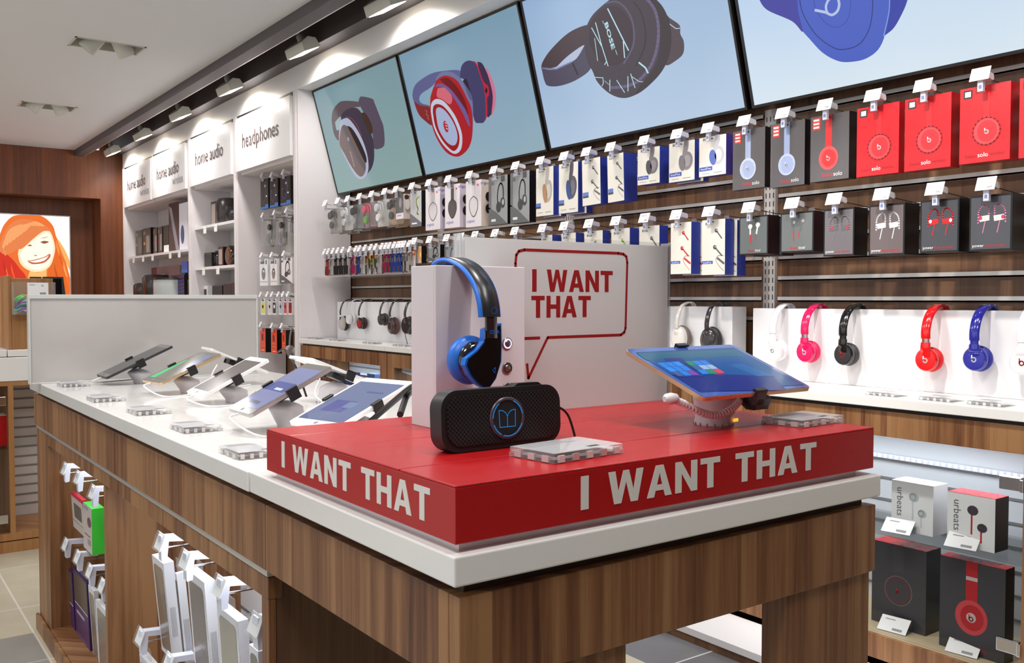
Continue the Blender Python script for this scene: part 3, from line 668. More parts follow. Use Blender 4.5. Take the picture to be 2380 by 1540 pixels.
# ---------------------------------------------------------------- red platform
def letter(ch):
    s_ = 0.225
    if ch == 'I': return [[(0, 0), (0.235, 0), (0.235, 1), (0, 1)]], 0.235
    if ch == 'T': return [[(0, 0.81), (0.74, 0.81), (0.74, 1), (0, 1)], [(0.255, 0), (0.485, 0), (0.485, 0.81), (0.255, 0.81)]], 0.74
    if ch == 'H': return [[(0, 0), (s_, 0), (s_, 1), (0, 1)], [(0.555, 0), (0.78, 0), (0.78, 1), (0.555, 1)], [(s_, 0.41), (0.555, 0.41), (0.555, 0.60), (s_, 0.60)]], 0.78
    if ch == 'N': return [[(0, 0), (s_, 0), (s_, 1), (0, 1)], [(0.575, 0), (0.80, 0), (0.80, 1), (0.575, 1)], [(s_, 1), (s_, 0.62), (0.575, 0), (0.575, 0.38)]], 0.80
    if ch == 'A': return [[(0, 0), (0.235, 0), (0.288, 0.20), (0.335, 0.38), (0.43, 0.76), (0.43, 1), (0.30, 1)], [(0.86, 0), (0.56, 1), (0.43, 1), (0.43, 0.76), (0.525, 0.38), (0.572, 0.20), (0.625, 0)], [(0.288, 0.20), (0.572, 0.20), (0.525, 0.38), (0.335, 0.38)]], 0.86
    if ch == 'W': return [[(0, 1), (0.19, 0), (0.42, 0), (0.577, 0.66), (0.735, 0), (0.965, 0), (1.155, 1), (0.93, 1), (0.825, 0.36), (0.67, 1), (0.485, 1), (0.33, 0.36), (0.225, 1)]], 1.155
    return [], 0.36
def slogan(mb, txt, x, z, h, y, m, k=1.0, M=None, gap=0.11, T=None):
    for ch in txt:
        ps, w = letter(ch)
        for p in ps:
            if T is None: mb.prism([(x + q[0] * h * k, z + q[1] * h) for q in p], y, y + 0.0006, m, M=M)
            else: mb.prism([(x + q[0] * h * k, z + q[1] * h) for q in p], y, y + 0.0006, m, M=T)
        x += (w + gap) * h * k
    return x
RX0, RX1, RY0, RY1, RZ0, RZ1 = 0.537, 1.322, 0.843, 1.392, 0.882, 0.947
t = thing('red_platform', 'glossy red display platform with white I WANT THAT lettering on its sides', 'platform', (RX0, RY0, RZ0))
W_, D_ = RX1 - RX0, RY1 - RY0
mb = MB(); ys = [0, 0.124, 0.1265, 0.325, 0.3275, 0.456, 0.4585, D_]
mb.box(0, W_, 0, D_, 0, 0.0625, RED)
for a, b in ((0, 0.124), (0.1258, 0.325), (0.3268, 0.456), (0.4578, D_)):
    if b - a > 0.02: mb.box(0, W_, a, b, 0.0625, 0.065, RED)
mb.build('red_box', t, 0.0012)
MB().box(0.012, W_ - 0.03, 0.012, D_ - 0.01, -0.010, 0, WHITE).build('base', t)
LETW = mat('white_vinyl', (222, 218, 212), 0.5)
h = 0.0385
zs = at(1350, 1107, Y=RY0).z; l0 = at(1350, 1107, Y=RY0); l1 = at(1897, 1030, Y=RY0)
mb = MB()
h_ = at(1350, 1107, Y=RY0).z - at(1350, 1185, Y=RY0).z
full = slogan(MB(), 'I WANT THAT', 0, 0, 1, 0, LETW, gap=0.13) - 0.13
kx = (l1.x - l0.x) / full / h_
x = l0.x - RX0
for wd in ('I', 'WANT', 'THAT'):
    mb = MB(); x = slogan(mb, wd, x, at(1350, 1185, Y=RY0).z - RZ0, h_, -0.0006, LETW, kx, gap=0.13) + 0.49 * h_ * kx; mb.build('front_lettering', t)
m0 = at(655, 1030, X=RX0); m1 = at(1000, 1140, X=RX0); zb_, zt_ = at(1000, 1215, X=RX0).z, at(1000, 1135, X=RX0).z
kx = (m0.y - m1.y) / full / (zt_ - zb_)
MW = Matrix.Translation((0, 0, 0)) @ Matrix.Rotation(-PI / 2, 4, 'Z')
x = -(m0.y - RY0)
for wd in ('I', 'WANT', 'THAT'):
    mb = MB(); x = slogan(mb, wd, x, zb_ - RZ0, zt_ - zb_, -0.0006, LETW, kx, gap=0.13, M=MW) + 0.49 * (zt_ - zb_) * kx; mb.build('side_lettering', t)
# speech bubble sign
SY = 1.315
sg = thing('speech_bubble_sign', 'white acrylic sign reading I WANT THAT inside a red speech bubble', 'sign', (0.80, SY, RZ1))
sx0, sx1 = at(1070, 545, Y=SY).x, at(1558, 565, Y=SY).x; sz = at(1558, 565, Y=SY).z
MB().box(sx0 - 0.80 + 0.012, sx1 - 0.803, 0.004, 0.022, 0.0, sz - RZ1 - 0.006, mat('sign_white', (244, 240, 241), 0.25)).build('white_board', sg)
mb = MB(); mb.box(sx0 - 0.80, sx1 - 0.80, -0.002, 0.0, 0.0, sz - RZ1, GLASS); mb.box(sx0 - 0.80, sx0 - 0.797, 0.0, 0.024, 0, sz - RZ1, ACRYL); mb.box(sx1 - 0.803, sx1 - 0.80, 0.0, 0.024, 0, sz - RZ1, ACRYL)
mb.build('acrylic_cover', sg)
mb = MB(); INKR = mat('red_print', (176, 26, 30), 0.5)
S2 = lambda u, v: (lambda p: (p.x - 0.80, p.z - RZ1))(at(u, v, Y=SY))
line = [S2(*q) for q in ((1203, 700), (1201, 612), (1203, 592), (1209, 583), (1222, 580), (1440, 588), (1452, 590), (1459, 596), (1461, 610), (1457, 762), (1454, 772), (1446, 778), (1276, 784), (1231, 879), (1228, 846))]
for q in stroke(line, 0.0052): mb.face(q, 0.0036, INKR)
for q in stroke([S2(1203, 700), S2(1204, 785)], 0.0052): mb.face(q, 0.0036, INKR)
for q in stroke([S2(1204, 787), S2(1257, 785)], 0.0052): mb.face(q, 0.0036, INKR)
for txt, ul, ur, vt, vb in (('I WANT', 1240, 1427, 625, 677), ('THAT', 1238, 1376, 687, 738)):
    a, b = S2(ul, vb), S2(ur, vt); hh = S2(ul, vt)[1] - a[1]
    fl = slogan(MB(), txt, 0, 0, 1, 0, INKR) - 0.11
    slogan(mb, txt, a[0], a[1], hh, 0.0034, INKR, (b[0] - a[0]) / fl / hh)
mb.build('printed_bubble', sg)
# ---------------------------------------------------------------- counter and cabinet behind the table on the left
CYF = 4.70
WOODL = wood('light_walnut_veneer', [(0.25, (104, 66, 34)), (0.5, (150, 102, 58)), (0.85, (176, 128, 80))], 0.08)
c = thing('display_cabinet', 'oak brown glazed cabinet behind the far end of the table', 'cabinet', (-1.6, CYF, 0))
X1 = 1.0 + 1.6
mb = MB(); mb.box(0, X1, 0, 0.02, 0.0, 0.05, WOODL); mb.build('plinth', c)
MB().box(0, X1, 0, 0.45, 0.055, 0.088, WOODL).build('base_rail', c, 0.001)
MB().box(0, X1, 0, 0.45, 0.757, 0.776, WOODL).build('top_rail', c, 0.001)
MB().box(0, X1, 0.0, 0.45, 0.778, 0.886, WHITEG).build('white_drawer', c, 0.002)
for xx in (at(20, 1000, Y=CYF).x + 1.6, 0.9, 0.1): MB().box(xx, xx + 0.022, 0, 0.40, 0.088, 0.757, WOODL).build('side_panel', c, 0.001)
mb = MB(); mb.box(0, X1, 0.38, 0.40, 0.088, 0.757, SHADE)
for k in range(13): mb.box(at(31, 1000, Y=CYF).x + 1.6, X1, 0.376, 0.3802, 0.14 + k * 0.047, 0.147 + k * 0.047, GREY)
mb.build('back_panel', c)
MB().box(0.1, at(18, 1000, Y=CYF).x + 1.6, 0.004, 0.008, 0.09, 0.755, GLASS).build('glass_door', c)
MB().box(0.1, at(18, 1000, Y=CYF).x + 1.6, 0.02, 0.37, 0.47, 0.478, GLASS).build('glass_shelf', c)
hx_ = at(16, 940, Y=CYF).x + 1.6
for z in (0.69, 0.155): MB().box(hx_ - 0.07, hx_ - 0.004, -0.004, 0.012, z - 0.02, z + 0.02, CHROME).build('hinge', c, 0.002)
for xa, xb, l in ((-1.6, 0.607, 'white counter slab cut by the left edge of the picture'), (0.611, 1.0, 'white counter slab beneath the walnut column')):
    tag(MB().box(xa, xb, CYF, CYF + 0.45, 0.889, 0.92, WHITEG).build('counter_top', None, 0.002), l, 'counter', 'white slabs left of the table')
mb = MB(); cx0, cx1 = at(18, 700, Y=CYF).x, at(124, 700, Y=CYF).x
mb.box(cx0 + 0.014, cx1, CYF + 0.002, CYF + 0.80, 0.92, at(18, 646, Y=CYF).z, WOODL); mb.box(cx0, cx0 + 0.014, CYF, CYF + 0.8, 0.92, at(18, 640, Y=CYF).z, WOODL)
o = tag(mb.build('column_unit', None, 0.002), 'short walnut unit standing on the white counter at the left edge', 'cabinet')
# ---------------------------------------------------------------- hooks, packages and headphones on the slatwall
def copy_tree(o, parent=None):
    c = o.copy(); COL.objects.link(c); c.parent = parent
    for ch in list(o.children):
        copy_tree(ch, c)
    return c
def hook_proto(fw, fh, lilac):
    t = bpy.data.objects.new('price_tag_hook', None); COL.objects.link(t); t.empty_display_size = 0.02
    M = Matrix.Translation((0, 0, 0)) @ Matrix.Rotation(math.radians(-22), 4, 'X')
    mb = MB(); mb.box(-fw / 2, fw / 2, -0.0015, 0, -fh / 2, fh / 2, PAPER, M)
    for k, (a, b) in enumerate(((-0.40, 0.05), (-0.40, -0.1), (0.18, 0.40))): mb.rect(a * fw, b * fw, (0.30 - 0.16 * k) * fh, (0.35 - 0.16 * k) * fh, -0.0018, TXTG, M)
    mb.rect(0.1 * fw, 0.36 * fw, -0.36 * fh, -0.2 * fh, -0.0018, TXTG, M)
    mb.build('price_card', t)
    H = mat('flag_holder_white', (228, 222, 224), 0.4)
    mb = MB(); mb.prism([(0.0, -0.004), (0.0, 0.014), (0.052, 0.006), (0.055, -0.006), (0.05, -0.012)], -0.011, 0.011, H, axis='x'); mb.build('flag_holder', t, 0.001)
    mb = MB(); mb.box(-0.008, 0.008, 0.0, 0.012, -0.048, -0.004, mat('clip_lilac', (206, 206, 218), 0.35)); mb.rect(-0.004, 0.004, -0.040, -0.030, -0.0006, mat('clip_blue', (110, 130, 180), 0.5)); mb.build('clip', t, 0.001)
    mb = MB(); mb.tube([(0, 0.01, -0.036), (0, 0.28, -0.036)], 0.0024, DARK, 6); mb.tube([(0, 0.02, -0.004), (0, 0.28, -0.022)], 0.0016, DARK, 6); mb.build('rod', t)
    return t
HP = hook_proto(0.054, 0.040, True); HP2 = hook_proto(0.034, 0.040, True)
_used = {}
def hook(y, z, label, X=2.572, proto=None, group='price tag hooks on the slatwall'):
    p = proto or HP
    if p.name in _used: o = copy_tree(p)
    else: o = p; _used[p.name] = 1
    o.location = (X, y, z); o.rotation_euler = (0, 0, WALLROT)
    o['label'] = label; o['category'] = 'hook'; o['group'] = group
    return o
def ring(mb, x, z, r, w, y, m, n=20, sx=1.0):
    q = ell(x, z, r * sx, r, n); mb2 = stroke(q + [q[0]], w)
    for p in mb2: mb.face(p, y, m)
def blogo(mb, x, z, r, y, m, M=None):
    for p in stroke(ell(x, z, r, r, 12) + [(x + r, z)], r * 0.55): mb.face(p, y, m, M)
    for p in stroke([(x - r, z), (x - r, z + 2.1 * r)], r * 0.55): mb.face(p, y, m, M)
INKS = {}
def ink(*c): return mat('print_%d_%d_%d' % c, c, 0.5)
def carton(t, w, h, d, front, side, art, name='carton', gloss=0.25):
    mb = MB(); mb.box(-w / 2, w / 2, 0, d, -h, 0, side); mb.rect(-w / 2, w / 2, -h, 0, -0.0004, front)
    art(mb, w, h, -0.0008)
    return mb.build(name, t)
def tab(t, w=0.03, m=None):
    MB().prism([(-w / 2, -0.004), (w / 2, -0.004), (w / 2 * 0.8, 0.022), (-w / 2 * 0.8, 0.022)], 0.004, 0.006, m or BLIST).build('hang_tab', t)
def onear(mb, cx, cz, r, top, y, band, cup, light, bw=0.30):
    """printed picture of a headphone seen from the side: band strip running up to the top edge and a round cup"""
    mb.face([(cx - r * bw, cz + r * 0.7), (cx + r * bw, cz + r * 0.7), (cx + r * bw, top), (cx - r * bw, top)], y, band)
    mb.face(ell(cx, cz, r, r * 1.06), y - 0.0002, cup); mb.face(ell(cx + r * 0.05, cz, r * 0.72, r * 0.78), y - 0.0004, light)
def A_red(mb, w, h, y):
    k1, k2, k3 = ink(196, 20, 30), ink(226, 60, 66), ink(150, 12, 22)
    onear(mb, 0.04 * w, -0.60 * h, 0.27 * w, 0, y, k1, k2, ink(208, 30, 40), 0.22)
    ring(mb, 0.04 * w, -0.60 * h, 0.27 * w, 0.004, y - 0.0005, k3); blogo(mb, 0.045 * w, -0.61 * h, 0.034 * w, y - 0.0007, PAPER)
    mb.rect(-0.43 * w, -0.25 * w, -0.14 * h, -0.03 * h, y, ink(40, 34, 36)); mb.rect(-0.40 * w, -0.28 * w, -0.12 * h, -0.05 * h, y - 0.0003, ink(214, 208, 208))
    mb.text('beats', -0.14 * w, -0.93 * h, 0.115 * w, y, ink(140, 14, 22), 'RIGHT'); mb.text('solo', -0.13 * w, -0.93 * h, 0.125 * w, y, PAPER, 'LEFT'); mb.text('wireless', 0.11 * w, -0.925 * h, 0.105 * w, y, ink(140, 14, 22), 'LEFT', sx=0.85)
def A_solo(c1, c2):
    def A(mb, w, h, y):
        onear(mb, -0.02 * w, -0.66 * h, 0.25 * w, 0, y, ink(*c1), ink(*c2), ink(*c1), 0.34)
        ring(mb, -0.02 * w, -0.66 * h, 0.20 * w, 0.0025, y - 0.0006, ink(*c2)); blogo(mb, -0.02 * w, -0.67 * h, 0.035 * w, y - 0.0008, ink(214, 214, 220))
        mb.rect(-0.44 * w, -0.24 * w, -0.21 * h, -0.03 * h, y, ink(206, 34, 34))
        for k in range(3): mb.rect(-0.42 * w, -0.27 * w, (-0.075 - 0.055 * k) * h, (-0.045 - 0.055 * k) * h, y - 0.0003, ink(230, 200, 196))
        mb.text('beats', 0.10 * w, -0.94 * h, 0.135 * w, y, ink(196, 40, 44), 'RIGHT'); mb.text('solo', 0.11 * w, -0.94 * h, 0.135 * w, y, ink(225, 222, 222), 'LEFT')
    return A
def bose_base(mb, w, h, y): mb.text('BOSE', -0.36 * w, -0.09 * h, 0.115 * w, y, ink(70, 66, 62), 'LEFT', sx=1.1, bold=0.02)
def A_bosehp(c1, c2, label=True):
    def A(mb, w, h, y):
        bose_base(mb, w, h, y)
        mb.face(sp([(0.10 * w, 0), (0.26 * w, 0), (0.24 * w, -0.22 * h), (0.10 * w, -0.42 * h), (0.02 * w, -0.40 * h)]), y, ink(*c2))
        mb.face(ell(0.20 * w, -0.50 * h, 0.23 * w, 0.23 * h, rot=-0.15), y - 0.0002, ink(*c2)); mb.face(ell(0.02 * w, -0.54 * h, 0.13 * w, 0.20 * h, rot=0.15), y - 0.0004, ink(*c1))
        mb.face(ell(0.22 * w, -0.50 * h, 0.13 * w, 0.15 * h), y - 0.0004, ink(*[min(255, q + 26) for q in c2]))
        if label:
            mb.rect(-0.48 * w, 0.0 * w, -0.86 * h, -0.76 * h, y, ink(58, 84, 172)); mb.text('SoundTrue', -0.24 * w, -0.835 * h, 0.085 * w, y - 0.0003, PAPER)
        else:
            mb.rect(-0.5 * w, -0.22 * w, -0.80 * h, -0.73 * h, y, ink(88, 116, 196)); mb.rect(-0.5 * w, -0.22 * w, -0.84 * h, -0.80 * h, y, ink(60, 62, 66))
        mb.rect(0.05 * w, 0.36 * w, -0.935 * h, -0.92 * h, y, TXTG); mb.rect(-0.4 * w, -0.1 * w, -0.935 * h, -0.925 * h, y, TXTG)
    return A
def bud(mb, x, z, r, c, y, ang=-0.9, tail=0.3):
    mb.face(ell(x, z, r, r), y, ink(*c)); mb.face(ell(x + 0.5 * r, z + 0.2 * r, r * 0.6, r * 0.6), y - 0.0002, ink(*[min(255, q + 60) for q in c]))
    p = (x + tail * math.cos(ang), z + tail * math.sin(ang))
    for s_ in stroke([(x, z), p], r * 0.7): mb.face(s_, y, ink(*c))
def A_boseear(c, label=True):
    def A(mb, w, h, y):
        bose_base(mb, w, h, y)
        bud(mb, 0.12 * w, -0.20 * h, 0.07 * w, c, y, -0.85, 0.36 * w); bud(mb, 0.06 * w, -0.50 * h, 0.075 * w, c, y, -0.75, 0.42 * w)
        cord = spline([(0.45 * w, -0.66 * h), (0.2 * w, -0.66 * h), (0.12 * w, -0.74 * h), (0.25 * w, -0.84 * h), (0.45 * w, -0.93 * h)], 4)
        for s_ in stroke(cord, 0.014 * w): mb.face(s_, y, ink(*c))
        for s_ in stroke([(0.18 * w, -0.70 * h), (0.46 * w, -0.80 * h)], 0.07 * w): mb.face(s_, y - 0.0002, ink(*c))
        if label: mb.rect(-0.5 * w, -0.02 * w, -0.80 * h, -0.745 * h, y, ink(70, 96, 182)); mb.text('SoundTrue', -0.26 * w, -0.79 * h, 0.08 * w, y - 0.0003, PAPER)
        else: mb.rect(-0.48 * w, -0.16 * w, -0.79 * h, -0.71 * h, y, ink(96, 124, 200)); mb.rect(-0.48 * w, -0.16 * w, -0.83 * h, -0.79 * h, y, ink(70, 72, 76))
    return A
def A_orig(c, outline):
    def A(mb, w, h, y):
        mb.rect(-0.09 * w, 0.11 * w, -0.36 * h, 0, y, ink(*c)); mb.rect(-0.09 * w, 0.11 * w, -0.10 * h, 0, y - 0.0002, ink(150, 146, 150))
        q = sp([(0.0, -0.34 * h), (0.24 * w, -0.42 * h), (0.28 * w, -0.58 * h), (0.16 * w, -0.72 * h), (0.01 * w, -0.78 * h), (-0.14 * w, -0.72 * h), (-0.26 * w, -0.58 * h), (-0.22 * w, -0.42 * h)])
        mb.face(q, y - 0.0003, ink(*c))
        for s_ in stroke(q + [q[0]], 0.004): mb.face(s_, y - 0.0005, ink(*outline))
        mb.rect(0.24 * w, 0.33 * w, -0.13 * h, -0.09 * h, y, ink(224, 70, 60)); mb.text('originals', -0.42 * w, -0.90 * h, 0.15 * w, y, ink(90, 92, 178), 'LEFT')
    return A
def side_bumps(t, w, h, d, c=BLACK):
    for z in (-0.36, -0.62): MB().prism(ell(d * 0.95, z * h, 0.018, 0.024, 14), w / 2 + 0.0005, w / 2 + 0.003, c, axis='x').build('ear_bump', t)
    mb = MB()
    mb.text('originals', 0, 0, 0.02, 0, ink(90, 92, 178), T=Matrix(((0, 0, 1, w / 2 + 0.0006), (1, 0, 0, d * 0.6), (0, 1, 0, -0.10 * h), (0, 0, 0, 1))))
    mb.build('side_print', t)
def A_grey(c):
    def A(mb, w, h, y):
        mb.face([(-0.5 * w, -0.62 * h), (-0.1 * w, -0.74 * h), (0.5 * w, -h), (-0.5 * w, -h)], y, ink(96, 98, 100)); mb.rect(-0.5 * w, -0.36 * w, -0.66 * h, 0, y, ink(110, 106, 108))
        band = spline([(0.02 * w, -0.68 * h), (-0.03 * w, -0.42 * h), (0.04 * w, -0.22 * h), (0.16 * w, -0.16 * h), (0.27 * w, -0.26 * h), (0.28 * w, -0.50 * h)], 5)
        for s_ in stroke(band, 0.05 * w): mb.face(s_, y - 0.0002, ink(*c))
        mb.face(ell(0.03 * w, -0.64 * h, 0.13 * w, 0.11 * h), y - 0.0004, ink(*c)); mb.face(ell(0.25 * w, -0.56 * h, 0.12 * w, 0.11 * h), y - 0.0005, ink(*c)); mb.face(ell(0.27 * w, -0.55 * h, 0.06 * w, 0.06 * h), y - 0.0007, ink(170, 170, 176))
        mb.rect(-0.40 * w, -0.22 * w, -0.17 * h, -0.09 * h, y - 0.0002, ink(108, 106, 110)); mb.rect(0.16 * w, 0.36 * w, -0.13 * h, -0.01 * h, y - 0.0002, ink(84, 82, 88)); mb.rect(-0.36 * w, -0.12 * w, -0.93 * h, -0.88 * h, y - 0.0002, ink(220, 222, 222))
    return A
def A_black(c, txt, kind, gl=(70, 70, 74)):
    def A(mb, w, h, y):
        mb.rect(-0.46 * w, 0.46 * w, -0.97 * h, -0.04 * h, y, mat('window_%d_%d_%d' % gl, gl, 0.15, coat=0.6))
        if kind == 'buds':
            bud(mb, -0.11 * w, -0.27 * h, 0.07 * w, c, y - 0.0003, -1.55, 0.22 * w); bud(mb, 0.15 * w, -0.24 * h, 0.07 * w, c, y - 0.0003, -1.75, 0.24 * w)
            for s_ in stroke([(-0.10 * w, -0.48 * h), (-0.09 * w, -0.70 * h)], 0.03 * w) + stroke([(0.06 * w, -0.50 * h), (0.06 * w, -0.64 * h)], 0.018 * w): mb.face(s_, y - 0.0005, ink(206, 30, 36))
        else:
            for sx, x0 in ((1, -0.14 * w), (-1, 0.20 * w)):
                hookp = spline([(x0 - sx * 0.15 * w, -0.50 * h), (x0 - sx * 0.13 * w, -0.28 * h), (x0, -0.18 * h), (x0 + sx * 0.10 * w, -0.24 * h), (x0 + sx * 0.09 * w, -0.42 * h)], 5)
                for s_ in stroke(hookp, 0.035 * w): mb.face(s_, y - 0.0003, ink(*c))
                mb.face([(x0 - 0.13 * w, -0.38 * h), (x0 + 0.12 * w, -0.36 * h), (x0 + 0.12 * w, -0.46 * h), (x0 - 0.11 * w, -0.48 * h)], y - 0.0006, ink(*kind[1])); mb.face(ell(x0 - sx * 0.09 * w, -0.41 * h, 0.04 * w, 0.035 * h, 12), y - 0.0008, ink(*kind[2]))
                for s_ in stroke([(x0 + 0.02 * w, -0.47 * h), (x0 - 0.04 * w, -0.68 * h)], 0.022 * w): mb.face(s_, y - 0.0004, ink(*c))
        if txt == 'tour': mb.text('beats', 0.05 * w, -0.93 * h, 0.115 * w, y - 0.0006, ink(206, 40, 44), 'RIGHT'); mb.text('tour', 0.06 * w, -0.93 * h, 0.115 * w, y - 0.0006, ink(226, 226, 226), 'LEFT')
        else: mb.text('power', -0.42 * w, -0.93 * h, 0.105 * w, y - 0.0006, ink(236, 236, 236), 'LEFT'); mb.text('beats wireless', -0.11 * w, -0.93 * h, 0.095 * w, y - 0.0006, ink(206, 34, 38), 'LEFT', sx=0.88)
    return A
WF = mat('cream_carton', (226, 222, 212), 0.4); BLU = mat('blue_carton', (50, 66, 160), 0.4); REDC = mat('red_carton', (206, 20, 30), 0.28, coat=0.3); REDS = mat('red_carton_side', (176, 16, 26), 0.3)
KC = mat('black_carton', (16, 15, 17), 0.3); KG = mat('smoky_carton', (84, 80, 82), 0.2, coat=0.5); WC = mat('white_carton', (228, 220, 226), 0.4); LIL = mat('lilac_side', (214, 206, 224), 0.45); GC = mat('grey_carton', (150, 152, 154), 0.35)
def pack_at(uL, vT, uR, vB, uS, X=2.60, dmin=0.03, dmax=0.12):
    a = at(uL, vT, X=X); b = at(uR, (vT + vB) / 2, X=X); c = at(uL, vB, X=X)
    d = min(max(at(uS, (vT + vB) / 2, Y=b.y).x - X, dmin), dmax) if uS else dmin
    return (a.y + b.y) / 2, a.y - b.y, a.z, a.z - c.z, d
A_hk, B_hk = 1.772, 1.468
GA, GB = 'packages hanging in the upper row of the slatwall', 'packages hanging in the lower row of the slatwall'
def box_pack(row, px_, front, side, art, label, cat='box', group=None, hooked=True, behind=0, bumps=False, ztop=None, tabm=None, lean=0):
    y, w, z, h, d = pack_at(*px_)
    z = {'A': 1.745, 'B': 1.440}.get(row, z) if ztop is None else ztop
    h = z - at(px_[0], px_[3], X=2.60).z
    t = thing('headphone_box', label, cat, (2.60, y, z), WALLROT, group)
    if lean: t.rotation_euler = (0, math.radians(lean), WALLROT)
    carton(t, w - 0.002, h, d, front, side, art)
    tab(t, min(0.03, w * 0.5), tabm)
    if bumps: side_bumps(t, w, h, d)
    if hooked: hook(y, A_hk if row == 'A' else B_hk, 'tag hook of the ' + label, group='price tag hooks on the slatwall')
    for k in range(behind):
        b = copy_tree(t); b.location = (2.60 + (d + 0.004) * (k + 1), y - 0.012 * (k + 1), z - 0.004); b['label'] = 'spare behind the ' + label
    return t
R = 'A'
# upper row, from the right edge of the picture towards the shelving
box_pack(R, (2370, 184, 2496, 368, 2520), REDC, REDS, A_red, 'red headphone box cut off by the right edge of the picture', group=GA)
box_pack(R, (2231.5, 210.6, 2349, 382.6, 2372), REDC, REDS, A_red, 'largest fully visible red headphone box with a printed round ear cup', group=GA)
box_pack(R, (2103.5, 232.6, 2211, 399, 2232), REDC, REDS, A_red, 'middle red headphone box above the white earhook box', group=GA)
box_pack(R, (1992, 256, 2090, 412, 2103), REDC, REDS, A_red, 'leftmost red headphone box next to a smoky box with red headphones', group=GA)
box_pack(R, (1884, 277, 1974, 424, 1992), KG, KC, A_solo((206, 30, 34), (222, 70, 72)), 'smoky black box showing bright red headphones', group=GA)
box_pack(R, (1792, 294, 1871, 437, 1884), KG, KC, A_solo((146, 160, 196), (172, 184, 214)), 'smoky black box showing pale blue headphones, right one of two', group=GA)
box_pack(R, (1703.5, 307.6, 1778.5, 443, 1791), KG, KC, A_solo((150, 162, 194), (178, 188, 214)), 'smoky black box showing pale blue headphones, left one of two', group=GA)
box_pack(R, (1625, 324, 1688, 412, 1705), WF, mat('violet_carton', (66, 52, 140), 0.4), A_bosehp((86, 104, 176), (186, 186, 192)), 'white box with a blue lens headphone cup and a violet side', group=GA)
box_pack(R, (1555, 341, 1615, 425, 1628), WF, BLU, A_bosehp((120, 116, 122), (132, 126, 130)), 'white and blue box showing a round grey headphone cup', group=GA, behind=1)
box_pack(R, (1482, 350, 1533.7, 431, 1556), WF, BLU, A_bosehp((74, 70, 80), (122, 116, 120)), 'white and blue box showing a dark oval headphone, small square carton', group=GA)
box_pack(R, (1411, 363, 1449, 471, 1480), WF, BLU, A_boseear((86, 84, 86), False), 'white and blue earphone box with the widest blue side panel', group=GA, lean=-2)
box_pack(R, (1352.5, 374.7, 1395, 478.7, 1416), WF, BLU, A_boseear((110, 108, 110), False), 'white and blue earphone box left of the wide blue side', group=GA, lean=-1.5)
box_pack(R, (1299, 389, 1344, 497, 1358), WF, BLU, A_bosehp((54, 78, 130), (84, 80, 92), False), 'tall white and blue box showing headphones with a blue pad', group=GA, behind=1)
box_pack(R, (1246, 396, 1286.6, 503.5, 1299), WF, BLU, A_bosehp((176, 130, 92), (170, 164, 158), False), 'tall white and blue box showing headphones with tan leather pads', group=GA, behind=1)
box_pack(R, (1186, 409, 1231, 520, 1246), GC, KC, A_grey((62, 60, 66)), 'grey and black box with printed black headphones, right one of two', group=GA)
box_pack(R, (1136, 419, 1180, 524, 1190), GC, KC, A_grey((58, 56, 62)), 'grey and black box with printed black headphones, left one of two', group=GA)
box_pack(R, (1082.6, 423.5, 1119, 529, 1136), WC, mat('cream_side', (226, 210, 196), 0.4), A_orig((214, 210, 214), (60, 58, 60)), 'white carton with a pale oval headphone outline and a cream side', group=GA, bumps=True)
box_pack(R, (1034, 431, 1069, 531, 1083), WC, LIL, A_orig((86, 80, 82), (60, 58, 60)), 'white carton with a dark grey oval headphone', group=GA, bumps=True)
box_pack(R, (989, 440, 1023.5, 536, 1034), WC, LIL, A_orig((212, 208, 210), (120, 116, 120)), 'white carton with a light silver oval headphone and blue lettering', group=GA, bumps=True)
def A_neon(mb, w, h, y):
    mb.face([(-0.5 * w, -0.6 * h), (0.5 * w, -0.9 * h), (0.5 * w, -h), (-0.5 * w, -h)], y, ink(110, 108, 112))
    for s_ in stroke(spline([(0.3 * w, -0.16 * h), (0.06 * w, -0.24 * h), (0.1 * w, -0.42 * h), (0.2 * w, -0.5 * h), (0.1 * w, -0.62 * h), (0.26 * w, -0.66 * h)], 4), 0.07 * w): mb.face(s_, y, ink(176, 214, 60))
    mb.rect(-0.36 * w, 0.1 * w, -0.92 * h, -0.88 * h, y - 0.0003, PAPER)
box_pack(R, (953.6, 441, 980, 528.5, 989), mat('pale_grey_carton', (196, 196, 198), 0.4), KC, A_neon, 'pale grey box with neon green ear hook earphones', group=GA)
def A_sport(mb, w, h, y):
    mb.rect(-0.5 * w, 0.5 * w, -0.76 * h, 0, y, ink(98, 98, 100)); mb.face(ell(0.1 * w, -0.35 * h, 0.18 * w, 0.2 * h), y - 0.0002, ink(150, 146, 146)); mb.rect(-0.3 * w, 0.2 * w, -0.88 * h, -0.84 * h, y, TXTG)
t = box_pack(R, (920, 449, 938, 510, 953), WC, mat('photo_side', (214, 200, 194), 0.5), A_sport, 'small white carton with a grey front and a sportsman side', group=GA)
mb = MB(); d_ = 0.05
for pts, c_ in (((0.02, -0.018, 0.014, 0.014), (126, 70, 54)), ((0.02, -0.016, 0.016, 0.01), (60, 40, 36)), ((0.022, -0.06, 0.016, 0.03), (226, 220, 216))): mb.prism(ell(pts[0], pts[1], pts[2], pts[3], 12), 0.0225 + 0.0002 * len(mb.f), 0.0228 + 0.0002 * len(mb.f), ink(*c_), axis='x')
t_w = at(920, 480, X=2.6).y - at(938, 480, X=2.6).y
mb.build('side_photo', t).location = (t_w / 2 - 0.0225, 0, 0)
